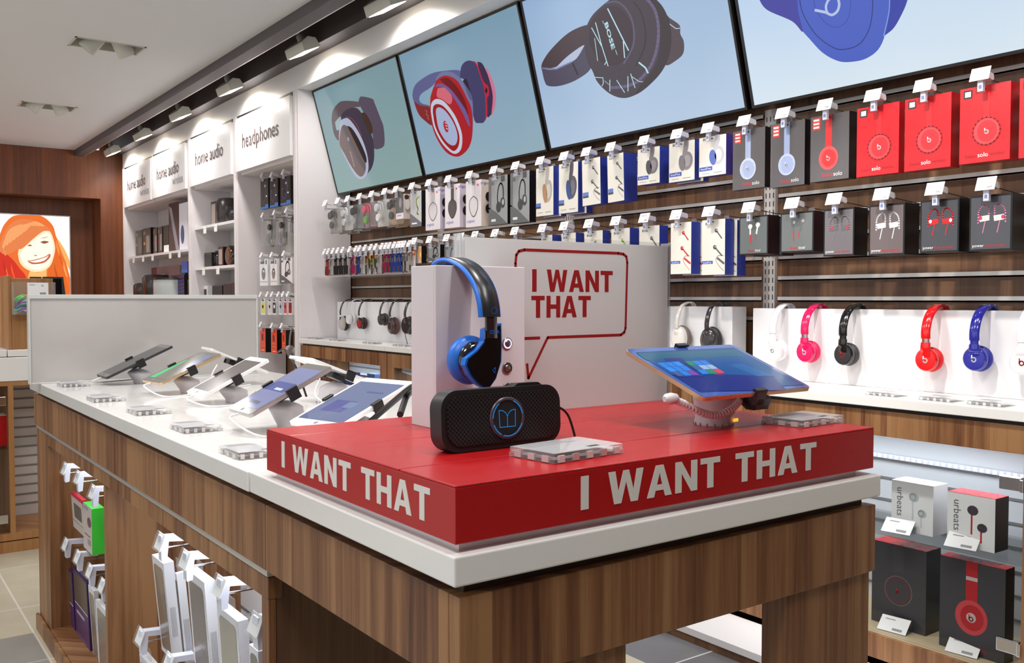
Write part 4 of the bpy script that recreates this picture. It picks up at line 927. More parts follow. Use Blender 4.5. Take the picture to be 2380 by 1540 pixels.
def blister(px_, card, label, items, row='A', arch=False, group=GA, w_extra=0):
    y, w, z, h, d = pack_at(*px_); z = {'A': 1.742, 'B': 1.440}[row]; h = z - at(px_[0], px_[3], X=2.60).z; d = 0.055
    t = thing('earphone_blister_pack', label, 'blister pack', (2.60, y, z), WALLROT, group)
    mb = MB(); out = ([(-w / 2, -h), (w / 2, -h), (w / 2, -0.02), (w * 0.2, 0), (-w * 0.2, 0), (-w / 2, -0.03)] if arch else rrect(-w / 2, w / 2, -h, 0, 0.008)); mb.prism(out, d - 0.002, d, card); mb.build('backing_card', t)
    mb = MB(); mb.prism(rrect(-w / 2 + 0.004, w / 2 - 0.004, -h + 0.004, -0.008, 0.012), 0.0, d - 0.003, BLIST); mb.build('clear_shell', t)
    items(t, w, h, d)
    hook(y, A_hk if row == 'A' else B_hk, 'tag hook of the ' + label)
    for k, wd in ((1, 'second'), (2, 'third')):
        b = copy_tree(t); b.location = (2.60 + 0.062 * k, y, z); b['label'] = wd + ' behind the ' + label
    return t
def cans(c1, c2, yy=0.5):
    def I(t, w, h, d):
        mb = MB(); m1, m2 = ink(*c1), ink(*c2)
        mb.band([(d * yy + 0.02 * 0, -0.02)] + [(d * yy, -0.02 - k * 0.02) for k in range(1, 3)], w * 0.3, 0.004, m1)
        mb.tube(ell3(0, d * yy, -h * 0.42, w * 0.34, h * 0.33), 0.004, m1, 6)
        mb.lathe([(0.022, 0), (0.024, 0.006), (0.022, 0.014), (0.01, 0.016)], (-w * 0.12, d * 0.2, -h * 0.30), m1, 16, 'y'); mb.lathe([(0.022, 0), (0.024, 0.006), (0.022, 0.014), (0.01, 0.016)], (w * 0.02, d * 0.2, -h * 0.68), m2, 16, 'y')
        mb.build('headphones', t)
    return I
def ell3(x, y, z, rx, rz, n=20, a0=0.0, a1=PI): return [(x + rx * math.cos(a0 + (a1 - a0) * i / n), y, z + rz * math.sin(a0 + (a1 - a0) * i / n)) for i in range(n + 1)]
blister((886, 455, 920, 523, 950), mat('kraft_card', (182, 142, 100), 0.6), 'clear blister pack on kraft card with two black ear cups', cans((52, 50, 56), (60, 58, 64)))
blister((859, 462, 886, 527, 915), mat('clear_card', (206, 200, 194), 0.5), 'clear blister pack with a white rounded insert and a small barcode', cans((206, 206, 210), (230, 228, 228)))
blister((830, 469, 858, 532, 885), mat('maroon_card', (120, 72, 82), 0.5), 'clear blister pack with pink earphones and a green cord', cans((214, 84, 108), (120, 180, 80)))
blister((804, 474, 829, 533, 855), mat('charcoal_card', (74, 70, 74), 0.5), 'clear blister pack with black earphones on a dark card', cans((40, 38, 42), (190, 190, 190)))
blister((784, 480.5, 803, 535, 830), mat('light_card', (204, 200, 200), 0.5), 'clear blister pack with white over ear headphones', cans((226, 224, 230), (220, 218, 224)))
blister((751, 485, 778, 543, 800), mat('taupe_card', (150, 138, 132), 0.5), 'arched taupe blister pack nearest the white side panel, upper row', cans((60, 56, 60), (70, 66, 70)), arch=True)
# lower row
R = 'B'
EH = lambda c, body, dot: (c, ('hook', body, dot))
box_pack(R, (2253.5, 459, 2353.5, 584, 2392), KC, KC, A_black((190, 120, 150), 'power', ('hook', (206, 206, 206), (206, 40, 90)), (66, 66, 72)), 'black box with grey and pink ear hook earphones', group=GB)
box_pack(R, (2139, 473.5, 2230, 588, 2256), KC, KC, A_black((204, 30, 40), 'power', ('hook', (196, 24, 34), (236, 232, 232)), (60, 60, 66)), 'black box with red ear hook earphones', group=GB, behind=0)
box_pack(R, (2020, 481, 2103.5, 594, 2137), KC, KC, A_black((236, 236, 238), 'power', ('hook', (232, 232, 234), (214, 214, 216)), (96, 84, 84)), 'black box with white ear hook earphones', group=GB)
box_pack(R, (1914.7, 492.6, 1986, 595.6, 2017), KC, KC, A_black((110, 110, 116), 'power', ('hook', (90, 90, 96), (206, 40, 44)), (100, 94, 98)), 'black box with dark ear hook earphones and red dots', group=GB)
box_pack(R, (1814, 494, 1892, 587, 1915), KC, mat('maroon_side', (42, 20, 24), 0.4), A_black((96, 96, 100), 'tour', 'buds', (96, 100, 100)), 'small grey fronted box with dark buds, right one of two', group=GB, behind=1)
box_pack(R, (1718, 507, 1786, 592.6, 1812), KC, mat('maroon_side', (42, 20, 24), 0.4), A_black((232, 232, 234), 'tour', 'buds', (92, 98, 98)), 'small grey fronted box with white buds, left one of two', group=GB, behind=1)
box_pack(R, (1632, 514, 1685.7, 639, 1706), WF, BLU, A_boseear((92, 88, 92)), 'tall white and blue box with black earbuds ending the lower row', group=GB, behind=1)
box_pack(R, (1559, 518.6, 1607, 637, 1628), WF, BLU, A_boseear((190, 50, 62)), 'tall white and blue box with red earbuds', group=GB, behind=1)
for (a, b, c_, l, cc) in ((1485.7, 1533, 1553, 'white and blue box half hidden behind the right sign edge', (96, 94, 98)), (1420.6, 1464, 1485, 'white and blue box with a green bud peeking above the sign', (130, 170, 70)), (1358, 1401, 1418, 'white and blue box above the sign, left of green bud box', (120, 120, 124)), (1305, 1338.6, 1357, 'narrow white and blue box peeking above the speech bubble', (110, 110, 114)), (1258, 1284, 1304, 'leftmost white and blue box top peeking above the sign', (110, 110, 114))):
    y, w, z, h, d = pack_at(a, 530, b, 640, c_)
    t = thing('headphone_box', l, 'box', (2.60, y, 1.438), WALLROT, GB); carton(t, w - 0.002, 0.245, d, WF, BLU, A_boseear(cc)); tab(t, 0.03)
    hook(y, B_hk, 'tag hook of the ' + l)
for k, (u, l) in enumerate(((1206, 'dark carton top third from the left end of the sign'), (1160, 'dark carton top second from the left end of the sign'), (1113, 'dark carton top nearest the left end of the sign'))):
    y, w, z, h, d = pack_at(u - 18, 545, u + 20, 640, u + 32)
    t = thing('headphone_box', l, 'box', (2.60, y, 1.425), WALLROT, GB); carton(t, w - 0.002, 0.19, d, KG, KC, A_grey((40, 40, 44))); tab(t, 0.03)
    hook(y, B_hk, 'tag hook of the ' + l)
hook(at(1081, 540, X=2.6).y, B_hk, 'empty price tag hook just above the left corner of the sign')
def A_dark(mb, w, h, y):
    mb.face([(0.5 * w, -0.1 * h), (0.5 * w, -0.95 * h), (0.1 * w, -0.7 * h), (-0.1 * w, -0.2 * h)], y, ink(240, 170, 90)); mb.face([(0.5 * w, -0.3 * h), (0.5 * w, -0.7 * h), (0.2 * w, -0.5 * h)], y - 0.0003, ink(250, 220, 150))
box_pack(R, (1033, 558, 1063, 640, 1068), GC, KC, A_grey((100, 128, 200)), 'grey box with blue sports earphones beside the sign', group=GB)
box_pack(R, (993, 563, 1023.6, 612, 1033), GC, KC, A_grey((48, 46, 50)), 'grey box with black wired earphones behind the blue headphones', group=GB)
box_pack(R, (964, 568, 980, 612, 991), mat('clear_card', (206, 200, 194), 0.5), KC, A_dark, 'small box with an orange and yellow flame print', group=GB)
# thin earphone pouches at the left of the lower row
THIN = [(130, (206, 40, 40), 'red in ear'), (190, (214, 210, 210), 'plain white'), (268, (34, 32, 36), 'black, first of three'), (345, (40, 38, 42), 'black, middle of three'), (425, (48, 46, 50), 'black, last of three'), (540, (206, 30, 106), 'magenta beside the black ones'), (640, (46, 66, 190), 'royal blue beside the magenta one'), (700, (224, 220, 218), 'white with a small black label'), (790, (196, 176, 60), 'left yellow and red striped'), (885, (190, 170, 64), 'right yellow and red striped'), (965, (220, 210, 214), 'pale lilac'), (1065, (204, 30, 90), 'left crimson of the crimson pair'), (1130, (190, 26, 84), 'right crimson of the crimson pair'), (1190, (42, 76, 196), 'first of the three bright blue'), (1265, (44, 80, 200), 'second of the three bright blue'), (1330, (46, 84, 204), 'third of the three bright blue'), (1380, (206, 206, 206), 'grey clear with a dark label'), (1430, (228, 216, 210), 'left pink white with an orange header'), (1510, (226, 214, 208), 'right pink white with an orange header')]
for u_, c_, nm in THIN:
    u = 740 + u_ / 7; y = at(u, 610, X=2.57).y; w = 0.052
    l = 'thin clear earphone pouch, %s' % nm
    t = thing('earphone_pouch', l, 'pouch', (2.57, y, 1.440), WALLROT, 'thin earphone pouches in the lower left row')
    h = 0.142; orange = 'orange header' in nm; stripe = 'striped' in nm
    mb = MB(); mb.prism(rrect(-w / 2, w / 2, -h, 0, 0.006), 0.012, 0.0135, mat('pouch_card', (206, 196, 192), 0.5) if not orange else mat('pouch_pink', (226, 208, 202), 0.5))
    if stripe: mb.rect(-w / 2, w / 2, -0.09, -0.01, 0.0115, ink(*c_)); mb.rect(-w / 2, 0, -0.05, -0.01, 0.0112, ink(190, 60, 44)); mb.face([(-0.01, -0.04), (w / 2, -0.06), (w / 2 - 0.006, -0.12), (0.0, -0.10)], 0.0110, ink(50, 56, 52))
    if orange: mb.rect(-w / 2, w / 2, -0.05, 0, 0.0115, ink(214, 112, 44))
    mb.rect(-w / 2 + 0.002, -w / 2 + 0.018, -h + 0.01, -h + 0.04, -0.0002, DARK)
    mb.build('card', t)
    if not stripe:
        mb = MB(); cm = ink(*c_)
        mb.box(-w * 0.47, w * 0.47, 0.002, 0.011, -h + 0.006, -h + 0.062, cm)
        for dx in (-0.010, 0.012): mb.tube([(dx, 0.006, -h + 0.055), (dx, 0.006, -0.045)], 0.0028, cm, 6); mb.lathe([(0.004, -0.004), (0.009, 0), (0.009, 0.006), (0.004, 0.009)], (dx, 0.004, -0.045 + 0.012 * (dx > 0)), cm, 10, 'y')
        mb.build('earphones', t)
    MB().box(-w / 2 + 0.001, w / 2 - 0.001, 0.0, 0.0008, -h + 0.002, -0.004, GLASS).build('clear_pouch', t)
    hook(y, 1.455, 'tag hook of the ' + l, X=2.555, proto=HP2, group='narrow price tag hooks of the pouch row')
MB_ = MB().box(2.555, 2.85, at(957, 640, X=2.56).y, 5.785, 1.290, 1.295, ACRYL); tag(MB_.build('acrylic_shelf'), 'thin clear acrylic ledge under the earphone pouches', 'shelf')

# ---------------------------------------------------------------- demo headphones hanging over the white blocks
def headphone(loc, label, c, cup_c=None, pad=None, r=0.036, drop=0.155, bw=0.030, slider=True, logo=None, reach=0.064, scale=1.0, style='disc', rz=WALLROT, group='demo headphones on the wall counter', twist=0.0):
    """band hangs over the top edge at local origin; the front half with its ear cup hangs before the block"""
    t = thing('headphones', label, 'headphones', loc, rz + twist, group)
    m = mat('hp_%d_%d_%d' % c, c, 0.16, coat=0.6); mc = mat('hp_%d_%d_%d' % cup_c, cup_c, 0.2, coat=0.4) if cup_c else m; mp = mat('pad_%d_%d_%d' % (pad or c), pad or c, 0.55)
    zc = -drop
    path = spline([(0.050, -0.03), (0.046, -0.006), (0.028, 0.010), (0.0, 0.010), (-0.030, -0.004), (-reach * 0.82, -0.028), (-reach, -0.062), (-reach, -0.088)], 4)
    path = path[::-1]
    mb = MB(); mb.band(path, bw, 0.006, m); mb.build('headband', t)
    z0 = -0.088
    mb = MB()
    if slider: mb.band([(-reach, z0 - 0.012), (-reach, z0)], bw * 0.82, 0.004, CHROME if slider == 'steel' else m); mb.build('slider', t)
    arm = spline([(-reach, z0 - 0.012), (-reach - 0.001, z0 - 0.030), (-reach + 0.002, zc + r * 0.6), (-reach + 0.004, zc)], 3)
    MB().band(arm[::-1], bw, 0.006, m, ws=[bw * (1.0 + 0.25 * (i / len(arm))) for i in range(len(arm))][::-1]).build('arm', t)
    yb = -reach + 0.002
    mb = MB()
    if style == 'disc':
        mb.lathe([(r * 0.90, -0.004), (r, 0.0), (r, 0.010), (r * 0.93, 0.014)], (0, yb, zc), m, 28, 'y'); mb.lathe([(0.001, -0.0046), (r * 0.84, -0.0046)], (0, yb, zc), mc, 28, 'y', caps=False)
        mb.lathe([(r * 0.8, 0.013), (r * 0.8, 0.020)], (0, yb, zc), BLACK, 24, 'y', caps=False)
    else:
        mb.lathe([(r * 0.45, -0.008), (r * 0.85, -0.004), (r, 0.004), (r, 0.016)], (0, yb, zc), mc, 28, 'y', sx=0.82)
    cup = mb.build('ear_cup', t)
    if logo:
        mb = MB(); ml = mat('logo_%d_%d_%d' % logo, logo, 0.35); rr = r * 0.17
        blogo(mb, 0.0, zc - rr * 0.4, rr, yb - 0.0052, ml); mb.build('logo', t)
    mb = MB(); mb.lathe([(r * 0.7, 0.018), (r * 1.02, 0.020), (r * 1.08, 0.028), (r * 1.02, 0.037), (r * 0.8, 0.041), (r * 0.5, 0.036)], (0, yb, zc), mp, 28, 'y', sx=1.0 if style == 'disc' else 0.86); mb.build('ear_cushion', t)
    return t
def hp_at(ut, vt, X, ztop): p = at(ut, vt, X=X); return (X, p.y, ztop)
for ut, ucup, vcup, c_, kw, l in (
    (1825, 1797.8, 812, (236, 236, 240), dict(logo=(206, 206, 214)), 'white headphones at the left end of the long white block'),
    (1901, 1872, 816, (226, 18, 92), dict(slider='steel', logo=(246, 240, 244)), 'hot pink headphones hanging over the white block'),
    (1982, 1961, 822, (18, 16, 18), dict(cup_c=(44, 42, 44), pad=(54, 54, 56), logo=(196, 30, 36)), 'gloss black headphones with a red letter hanging over the white block'),
    (2181, 2153, 834, (216, 16, 20), dict(slider='steel', logo=(250, 246, 244)), 'bright red headphones hanging over the white block'),
    (2294, 2266, 832, (34, 38, 146), dict(logo=(244, 244, 250)), 'royal blue headphones hanging over the white block'),
    (2404, 2377, 840, (236, 236, 238), dict(logo=(190, 30, 36), cup_c=(226, 226, 228)), 'white headphones cut by the right edge of the picture')):
    a = at(ucup, vcup, X=2.700); drop = 1.118 - a.z
    headphone((2.76, a.y, 1.116), l, c_, drop=drop, **kw)
for ucup, vcup, c_, kw, l in (
    (1642, 790, (46, 40, 42), dict(cup_c=(58, 54, 56), pad=(40, 38, 40), slider=False, style='oval', r=0.048, bw=0.020), 'black over ear headphones with wide oval cups behind the tablet'),
    (1572, 786, (222, 216, 208), dict(cup_c=(230, 226, 220), pad=(112, 100, 92), slider=False, style='oval', r=0.048, bw=0.020), 'cream over ear headphones with a brown cushion beside the sign'),
    (941, 756, (36, 32, 34), dict(cup_c=(46, 42, 44), pad=(70, 30, 32), slider=False, r=0.050, bw=0.022), 'black headphones with a dark red cushion edge, partly behind the white stand'),
    (906, 757, (34, 30, 32), dict(cup_c=(66, 46, 42), pad=(96, 60, 58), slider=False, r=0.050, bw=0.018, style='oval'), 'black and brown headphones hanging lowest on the left block'),
    (883, 742, (48, 42, 42), dict(cup_c=(70, 64, 64), pad=(60, 54, 54), slider=False, r=0.036, bw=0.016), 'small dark grey headphones in the middle of the left block'),
    (834, 751, (36, 32, 34), dict(cup_c=(176, 20, 26), pad=(50, 24, 26), slider=False, r=0.036, bw=0.016), 'small headphones with a red ear cup'),
    (808, 741, (226, 222, 222), dict(cup_c=(230, 226, 226), pad=(220, 216, 216), slider=False, r=0.034, bw=0.010), 'thin white headphones between the red cup and silver cup pairs'),
    (791, 751, (32, 28, 30), dict(cup_c=(186, 178, 172), pad=(46, 34, 34), slider=False, r=0.046, bw=0.014, style='oval'), 'leftmost headphones with a silver cup and a black cushion')):
    a = at(ucup, vcup, X=2.680); zt = 1.121 if ucup > 1500 else 1.131
    headphone((2.738, a.y, zt), l, c_, drop=zt - a.z, reach=0.055, **kw)
cord = [at(941, 775, X=2.68), at(946, 795, X=2.66), at(950, 806, X=2.64), at(958, 811, X=2.62)]
hpn = [o for o in COL.objects if o.get('label', '').startswith('black headphones with a dark red cushion')][0]
Mi = (Matrix.Translation(hpn.location) @ Matrix.Rotation(hpn.rotation_euler.z, 4, 'Z')).inverted()
MB().tube(spline([tuple(Mi @ p) for p in cord], 5), 0.002, BLACK, 6).build('headphone_cord', hpn)

# ---------------------------------------------------------------- clear price stands
def price_stand(x, y, z, w, d, label, rz=0.0, group='clear acrylic price stands', th=0.011):
    t = thing('acrylic_price_stand', label, 'price stand', (x, y, z), rz, group)
    mb = MB(); mb.box(-w / 2, w / 2, -d / 2, d / 2, 0.0, th * 0.45, ACRYL); mb.box(-w / 2 + 0.001, w / 2 - 0.001, -d / 2 + 0.001, d / 2 - 0.001, th * 0.55, th, ACRYL); mb.build('acrylic_block', t, 0.0006)
    SIL = mat('magnet_silver', (206, 204, 204), 0.25, metal=0.4); mb = MB()
    for k in range(5):
        xx = -w / 2 + w * (0.1 + 0.2 * k); mb.box(xx - w * 0.04, xx + w * 0.04, -d / 2 - 0.0004, -d / 2 + 0.003, th * 0.1, th * 0.75, SIL if k % 2 else ink(214, 210, 210))
    for k in range(3): yy = -d / 2 + d * (0.2 + 0.3 * k); mb.box(-w / 2 - 0.0004, -w / 2 + 0.003, yy - 0.006, yy + 0.006, th * 0.1, th * 0.7, SIL)
    mb.build('edge_magnets', t)
    mb = MB(); mb.box(-w / 2 + 0.006, w / 2 - 0.010, -d / 2 + 0.006, d / 2 - 0.006, th * 0.46, th * 0.54, PAPER); zz = th * 1.01
    mb.box(-w / 2 + 0.004, w / 2 - 0.022, -d / 2 + 0.004, d / 2 - 0.004, th, zz, mat('stand_card', (204, 206, 210), 0.2, coat=0.5))
    for k in range(3): mb.add([(-w / 2 + 0.01, d / 2 - 0.012 - 0.008 * k, zz + 0.0002), (w * (0.1 + 0.08 * k), d / 2 - 0.012 - 0.008 * k, zz + 0.0002), (w * (0.1 + 0.08 * k), d / 2 - 0.0095 - 0.008 * k, zz + 0.0002), (-w / 2 + 0.01, d / 2 - 0.0095 - 0.008 * k, zz + 0.0002)], [(0, 1, 2, 3)], TXTG)
    for k in range(9): mb.add([(w * 0.08 + 0.0022 * k, -d / 2 + 0.01, zz + 0.0002), (w * 0.08 + 0.0022 * k + 0.0012, -d / 2 + 0.01, zz + 0.0002), (w * 0.08 + 0.0022 * k + 0.0012, -d / 2 + 0.018, zz + 0.0002), (w * 0.08 + 0.0022 * k, -d / 2 + 0.018, zz + 0.0002)], [(0, 1, 2, 3)], TXTK)
    mb.build('price_card', t)
    return t
p = at(1313, 1055, Z=RZ1); price_stand(p.x, p.y - 0.004, RZ1, 0.128, 0.084, 'clear acrylic price stand in front of the black speaker', math.radians(6), th=0.013)
p = at(1866, 982, Z=RZ1); price_stand(p.x, p.y, RZ1, 0.118, 0.078, 'clear acrylic price stand at the right corner of the red platform', math.radians(3), th=0.012)
for u, v, l in ((582, 1055, 'clear acrylic price stand half hidden by the red platform'), (455, 998, 'clear acrylic price stand in front of the blue grey tablet'), (345, 959, 'clear acrylic price stand second from the red platform corner row'), (246, 930, 'small clear acrylic price stand in front of the green screen tablet'), (170, 896, 'farthest clear acrylic price stand by the divider panel')):
    p = at(u, v, Z=TZ); price_stand(p.x, p.y, TZ, 0.082, 0.105, l, 0, th=0.013)
for k, (u, l) in enumerate(((1895, 'pink'), (2090, 'gap'), (2202, 'red'), (2328, 'blue'))):
    p = at(u, (893, 915, 928, 937)[k], Z=0.858); price_stand(2.565, p.y, 0.858, 0.10, 0.075, 'clear price stand on the bright counter below the ' + {'pink': 'pink headphones', 'gap': 'gap between the black and red headphones', 'red': 'red headphones', 'blue': 'royal blue headphones'}[l], WALLROT)
for k, (u, l) in enumerate(((741, 'first'), (800, 'second'), (870, 'third'), (940, 'fourth'))):
    v = (786, 790, 797, 803)[k]; p = at(u, v, Z=0.886); price_stand(2.56, p.y, 0.886, 0.16, 0.06, l + ' clear price stand on the left wall counter counted from the shelving', WALLROT, th=0.008)
# ---------------------------------------------------------------- tablets on anti-theft stands
def frame(a, tilt, c):
    a, t = math.radians(a), math.radians(tilt)
    e1 = Vector((math.cos(a) * math.cos(t), math.sin(a) * math.cos(t), math.sin(t))); e2 = Vector((math.sin(a), -math.cos(a), 0)); n = e2.cross(e1)
    return Matrix(((e2.x, e1.x, n.x, c[0]), (e2.y, e1.y, n.y, c[1]), (e2.z, e1.z, n.z, c[2]), (0, 0, 0, 1)))
def planar(M):
    n = Vector((M[0][2], M[1][2], M[2][2])); o = M.translation; Mi = M.inverted()
    def f(u, v):
        d = ray(u, v); s_ = Vector((0, 0, CAM_H)); t = (o - s_).dot(n) / d.dot(n); p = Mi @ (s_ + d * t); return (p.x, p.y)
    return f
def tablet(a, tilt, c, w, h, label, body, edge, screen, art=None, marg=(0.010, 0.022), th=0.008, group='tablets on the white table top'):
    M = frame(a, tilt, c)
    t = thing('tablet', label, 'tablet', (0, 0, 0), 0, group); t.matrix_basis = M
    mb = MB(); mb.prism(rrect(-w / 2, w / 2, -h / 2, h / 2, 0.008, 5), -th, -0.0006, edge, axis='z'); mb.prism(rrect(-w / 2 + 0.0008, w / 2 - 0.0008, -h / 2 + 0.0008, h / 2 - 0.0008, 0.008, 5), -0.0006, 0.0, body, axis='z'); mb.build('casing', t)
    mb = MB(); x1, z1 = w / 2 - marg[0], h / 2 - marg[1]
    mb.add([(-x1, -z1, 0.0003), (x1, -z1, 0.0003), (x1, z1, 0.0003), (-x1, z1, 0.0003)], [(0, 1, 2, 3)], screen)
    if art: art(mb, planar(M), w, h)
    mb.build('screen', t)
    if h > w: MB().lathe([(0.005, 0.0002), (0.005, 0.0005)], (0, -h / 2 + marg[1] * 0.5, 0), GREY, 14).build('home_button', t)
    return t, M
POD = mat('stand_white', (214, 208, 212), 0.35); CLP = mat('clamp_black', (26, 24, 26), 0.35)
def stand(M, w, h, z0, label, foot, along='x', cable=None, group='white anti-theft tablet stands', coil=False):
    t = thing('tablet_stand', label, 'tablet stand', (foot[0], foot[1], z0), 0, group)
    F_ = Matrix.Translation((foot[0], foot[1], z0)).inverted() @ M
    top = F_ @ Vector((0, 0, -0.014)); hh = top.z - 0.010
    P = [(0.0, 0.0, 0.030, ), (0, 0.012, 0.031), (0, 0.03, 0.032), (0, 0.7, 0.036), (0, 1.0, 0.038)]
    prof = [(0.031, 0.0), (0.032, 0.004), (0.0305, 0.010)] + [(0.031 + 0.006 * k / 5, 0.010 + (hh - 0.030) * k / 5) for k in range(1, 6)] + [(0.030, hh - 0.014), (0.012, hh - 0.006)]
    mb = MB(); n = 28; vs = []; fs = []
    for r_, z_ in prof:
        k = z_ / hh; ox, oy = top.x * k, top.y * k
        for i in range(n): q = 2 * PI * i / n; vs.append((ox + r_ * math.cos(q), oy + r_ * math.sin(q), z_))
    for k in range(len(prof) - 1):
        for i in range(n): fs.append((k * n + i, k * n + (i + 1) % n, (k + 1) * n + (i + 1) % n, (k + 1) * n + i))
    mb.add(vs, fs, POD, True); mb.add(vs[:n], [tuple(range(n))[::-1]], POD); mb.add(vs[-n:], [tuple(range(n))], POD)
    mb.build('pod', t)
    mb = MB()
    for i in range(16): q = 2 * PI * i / 16; mb.box(-0.0007, 0.0007, -0.0323, -0.030, 0.0, 0.004, GREY, Matrix.Rotation(q, 4, 'Z'))
    mb.build('vent_slots', t)
    s_ = w if along == 'x' else h
    def L(x, y): return (x, y) if along == 'x' else (y, x)
    mb = MB(); mb.box(-0.020, 0.020, -0.020, 0.020, -0.024, -0.0085, CLP, F_); mb.build('mount_plate', t, 0.001)
    for sg_ in (-1, 1):
        mb = MB(); e = sg_ * s_ / 2
        def bx(a0, a1, b0, b1, z0_, z1_):
            if along == 'x': mb.box(min(a0, a1), max(a0, a1), b0, b1, z0_, z1_, CLP, F_)
            else: mb.box(b0, b1, min(a0, a1), max(a0, a1), z0_, z1_, CLP, F_)
        bx(sg_ * 0.02, e, -0.010, 0.010, -0.013, -0.0085); bx(e, e + sg_ * 0.004, -0.013, 0.013, -0.022, 0.004); bx(e - sg_ * 0.006, e + sg_ * 0.004, -0.013, 0.013, 0.001, 0.005)
        mb.build('clamp_arm', t, 0.001)
    if cable:
        cb = [tuple(Vector(p) - Vector((foot[0], foot[1], z0))) for p in cable]
        MB().tube(spline(cb, 6), 0.0022, PLASW, 8).build('charging_cable', t)
    return t
def scr(name, rgb, k=0.75): return mat('screen_' + name, rgb, 0.1, emit=k)
GB_ = mat('tablet_black', (60, 56, 56), 0.15, coat=0.5); GW = mat('tablet_white', (240, 240, 240), 0.2, coat=0.5); SILV = mat('tablet_silver', (176, 172, 170), 0.3, metal=0.7); GOLD = mat('tablet_gold', (208, 178, 138), 0.28, metal=0.5)
GK = mat('tablet_grey_glass', (104, 102, 100), 0.12, coat=0.6)
def art_tool(mb, rgbpolys, f):
    for k, (poly, rgb, kk) in enumerate(rgbpolys): mb.add([(p[0], p[1], 0.0005 + 0.0001 * k) for p in poly], [tuple(range(len(poly)))], scr('%d_%d_%d' % rgb, rgb, kk))
def art_green(mb, f, w, h):
    art_tool(mb, [([(-0.055, -0.078), (0.055, -0.078), (0.055, 0.078), (-0.055, 0.078)], (128, 124, 112), 0.75), ([(-0.055, -0.078), (-0.02, -0.078), (-0.045, 0.04), (-0.055, 0.04)], (60, 200, 120), 0.9), ([(0.02, 0.0), (0.055, -0.03), (0.055, 0.078), (0.0, 0.078)], (124, 128, 170), 0.75)], f)
def art_blue(mb, f, w, h):
    art_tool(mb, [([(-0.03, -0.065), (0.03, -0.065), (0.03, -0.055), (-0.03, -0.055)], (110, 114, 140), 0.7), ([(-0.055, -0.015), (0.055, -0.015), (0.055, 0.02), (-0.055, 0.02)], (76, 92, 160), 0.8), ([(-0.01, -0.01), (0.03, -0.01), (0.03, -0.002), (-0.01, -0.002)], (214, 220, 226), 0.9)], f)
def art_pad(mb, f, w, h):
    art_tool(mb, [([(-0.045, -0.05), (0.02, -0.05), (0.02, 0.0), (-0.045, 0.0)], (96, 100, 168), 0.75), ([(0.0, -0.03), (0.03, -0.03), (0.03, -0.005), (0.0, -0.005)], (132, 150, 186), 0.75), ([(0.0, 0.04), (0.05, 0.04), (0.05, 0.046), (0.0, 0.046)], (96, 112, 160), 0.7)], f)
def sc(c, k): return tuple((0, 0, 1.15)[i] * (1 - k) + c[i] * k for i in range(3))
cams = [(0.7, 24.5, (0.783, 3.19, 0.949), .133, .228, 1.0, 'dark grey tablet seen nearly edge on, farthest in the front row', GK, DARK, scr('dim', (92, 94, 94), 0.35), None),
        (6.0, 22.5, (0.982, 3.351, 0.909), .17, .24, .83, 'gold edged tablet with a green and violet picture', GK, GOLD, scr('olive', (126, 122, 112), 0.7), art_green),
        (-0.3, 26.2, (1.012, 2.958, 0.903), .17, .24, .83, 'white bordered tablet with a grey screen in the front row', GW, GW, scr('grey', (132, 122, 120), 0.55), None),
        (-1.5, 26.7, (0.909, 2.264, 0.923), .17, .24, .83, 'dark bordered tablet with a pale blue screen', GK, SILV, scr('lav', (134, 140, 186), 0.8), art_blue),
        (14.0, 20.5, (0.933, 1.898, 0.919), .17, .24, .90, 'large white bordered tablet with a slate screen behind the platform', GW, GW, scr('slate', (118, 130, 168), 0.8), art_pad)]
for k, (a, tl, c, w, h, kk, l, body, edge, s_, art) in enumerate(cams):
    c = sc(c, kk); w *= kk if k else 1; h *= kk if k else 1
    t, M = tablet(a, tl, c, w, h, l, body, edge, s_, art, marg=(0.008, 0.020))
    foot = (c[0] + 0.030, c[1] + 0.0)
    lo = M @ Vector((w * 0.0, -h / 2 - 0.002, -0.005))
    cb = [tuple(lo), (lo.x - 0.02, lo.y - 0.01, lo.z - 0.008), (lo.x + 0.01, lo.y - w * 0.7, TZ + 0.004), (foot[0] - 0.02, foot[1] - w * 0.55, TZ + 0.004), (foot[0] + 0.03, foot[1] - 0.05, TZ + 0.03)] if k else [tuple(lo), (lo.x - 0.03, lo.y, TZ + 0.012), (lo.x + 0.02, lo.y + 0.06, TZ + 0.004), (foot[0], foot[1] + 0.02, TZ + 0.012)]
    stand(M, w, h, TZ, 'white stand of the ' + l.split(',')[0], foot, 'x', cb)
for a, tl, c, w, h, l, ed in ((176, 24, (1.04, 2.96, 0.955), .135, .20, 'tablet of the rear row behind the green picture tablet, seen from its back', GW), (180, 22, (1.09, 2.30, 0.955), .16, .23, 'tablet of the rear row with a black security cable, seen from its back', GW), (178, 20, (1.12, 1.72, 0.955), .17, .24, 'tablet of the rear row in a dark case nearest the red platform', DARK)):
    t, M = tablet(a, tl, c, w, h, l, GK, ed, scr('dim', (92, 94, 94), 0.35), None, group='rear row tablets facing the wall')
    stand(M, w, h, TZ, 'stand of the ' + l.split(',')[0], (c[0] - 0.03, c[1]), 'x', [(c[0] - 0.08, c[1] - 0.06, TZ + 0.07), (c[0] - 0.11, c[1] - 0.10, TZ + 0.03), (c[0] - 0.06, c[1] - 0.12, TZ + 0.004), (c[0] + 0.02, c[1] - 0.08, TZ + 0.004)])
def cable(pts, r, label, m=BLACK): return tag(MB().tube(spline(pts, 6), r, m, 8).build('security_cable'), label, 'cable')
p0 = [at(u, v, X=1.0) for u, v in ((645, 818), (660, 812), (672, 828), (690, 858))]
cable([tuple(p) for p in p0] + [(1.02, 2.35, 0.885)], 0.003, 'black coiled security cable above the rear row tablets')
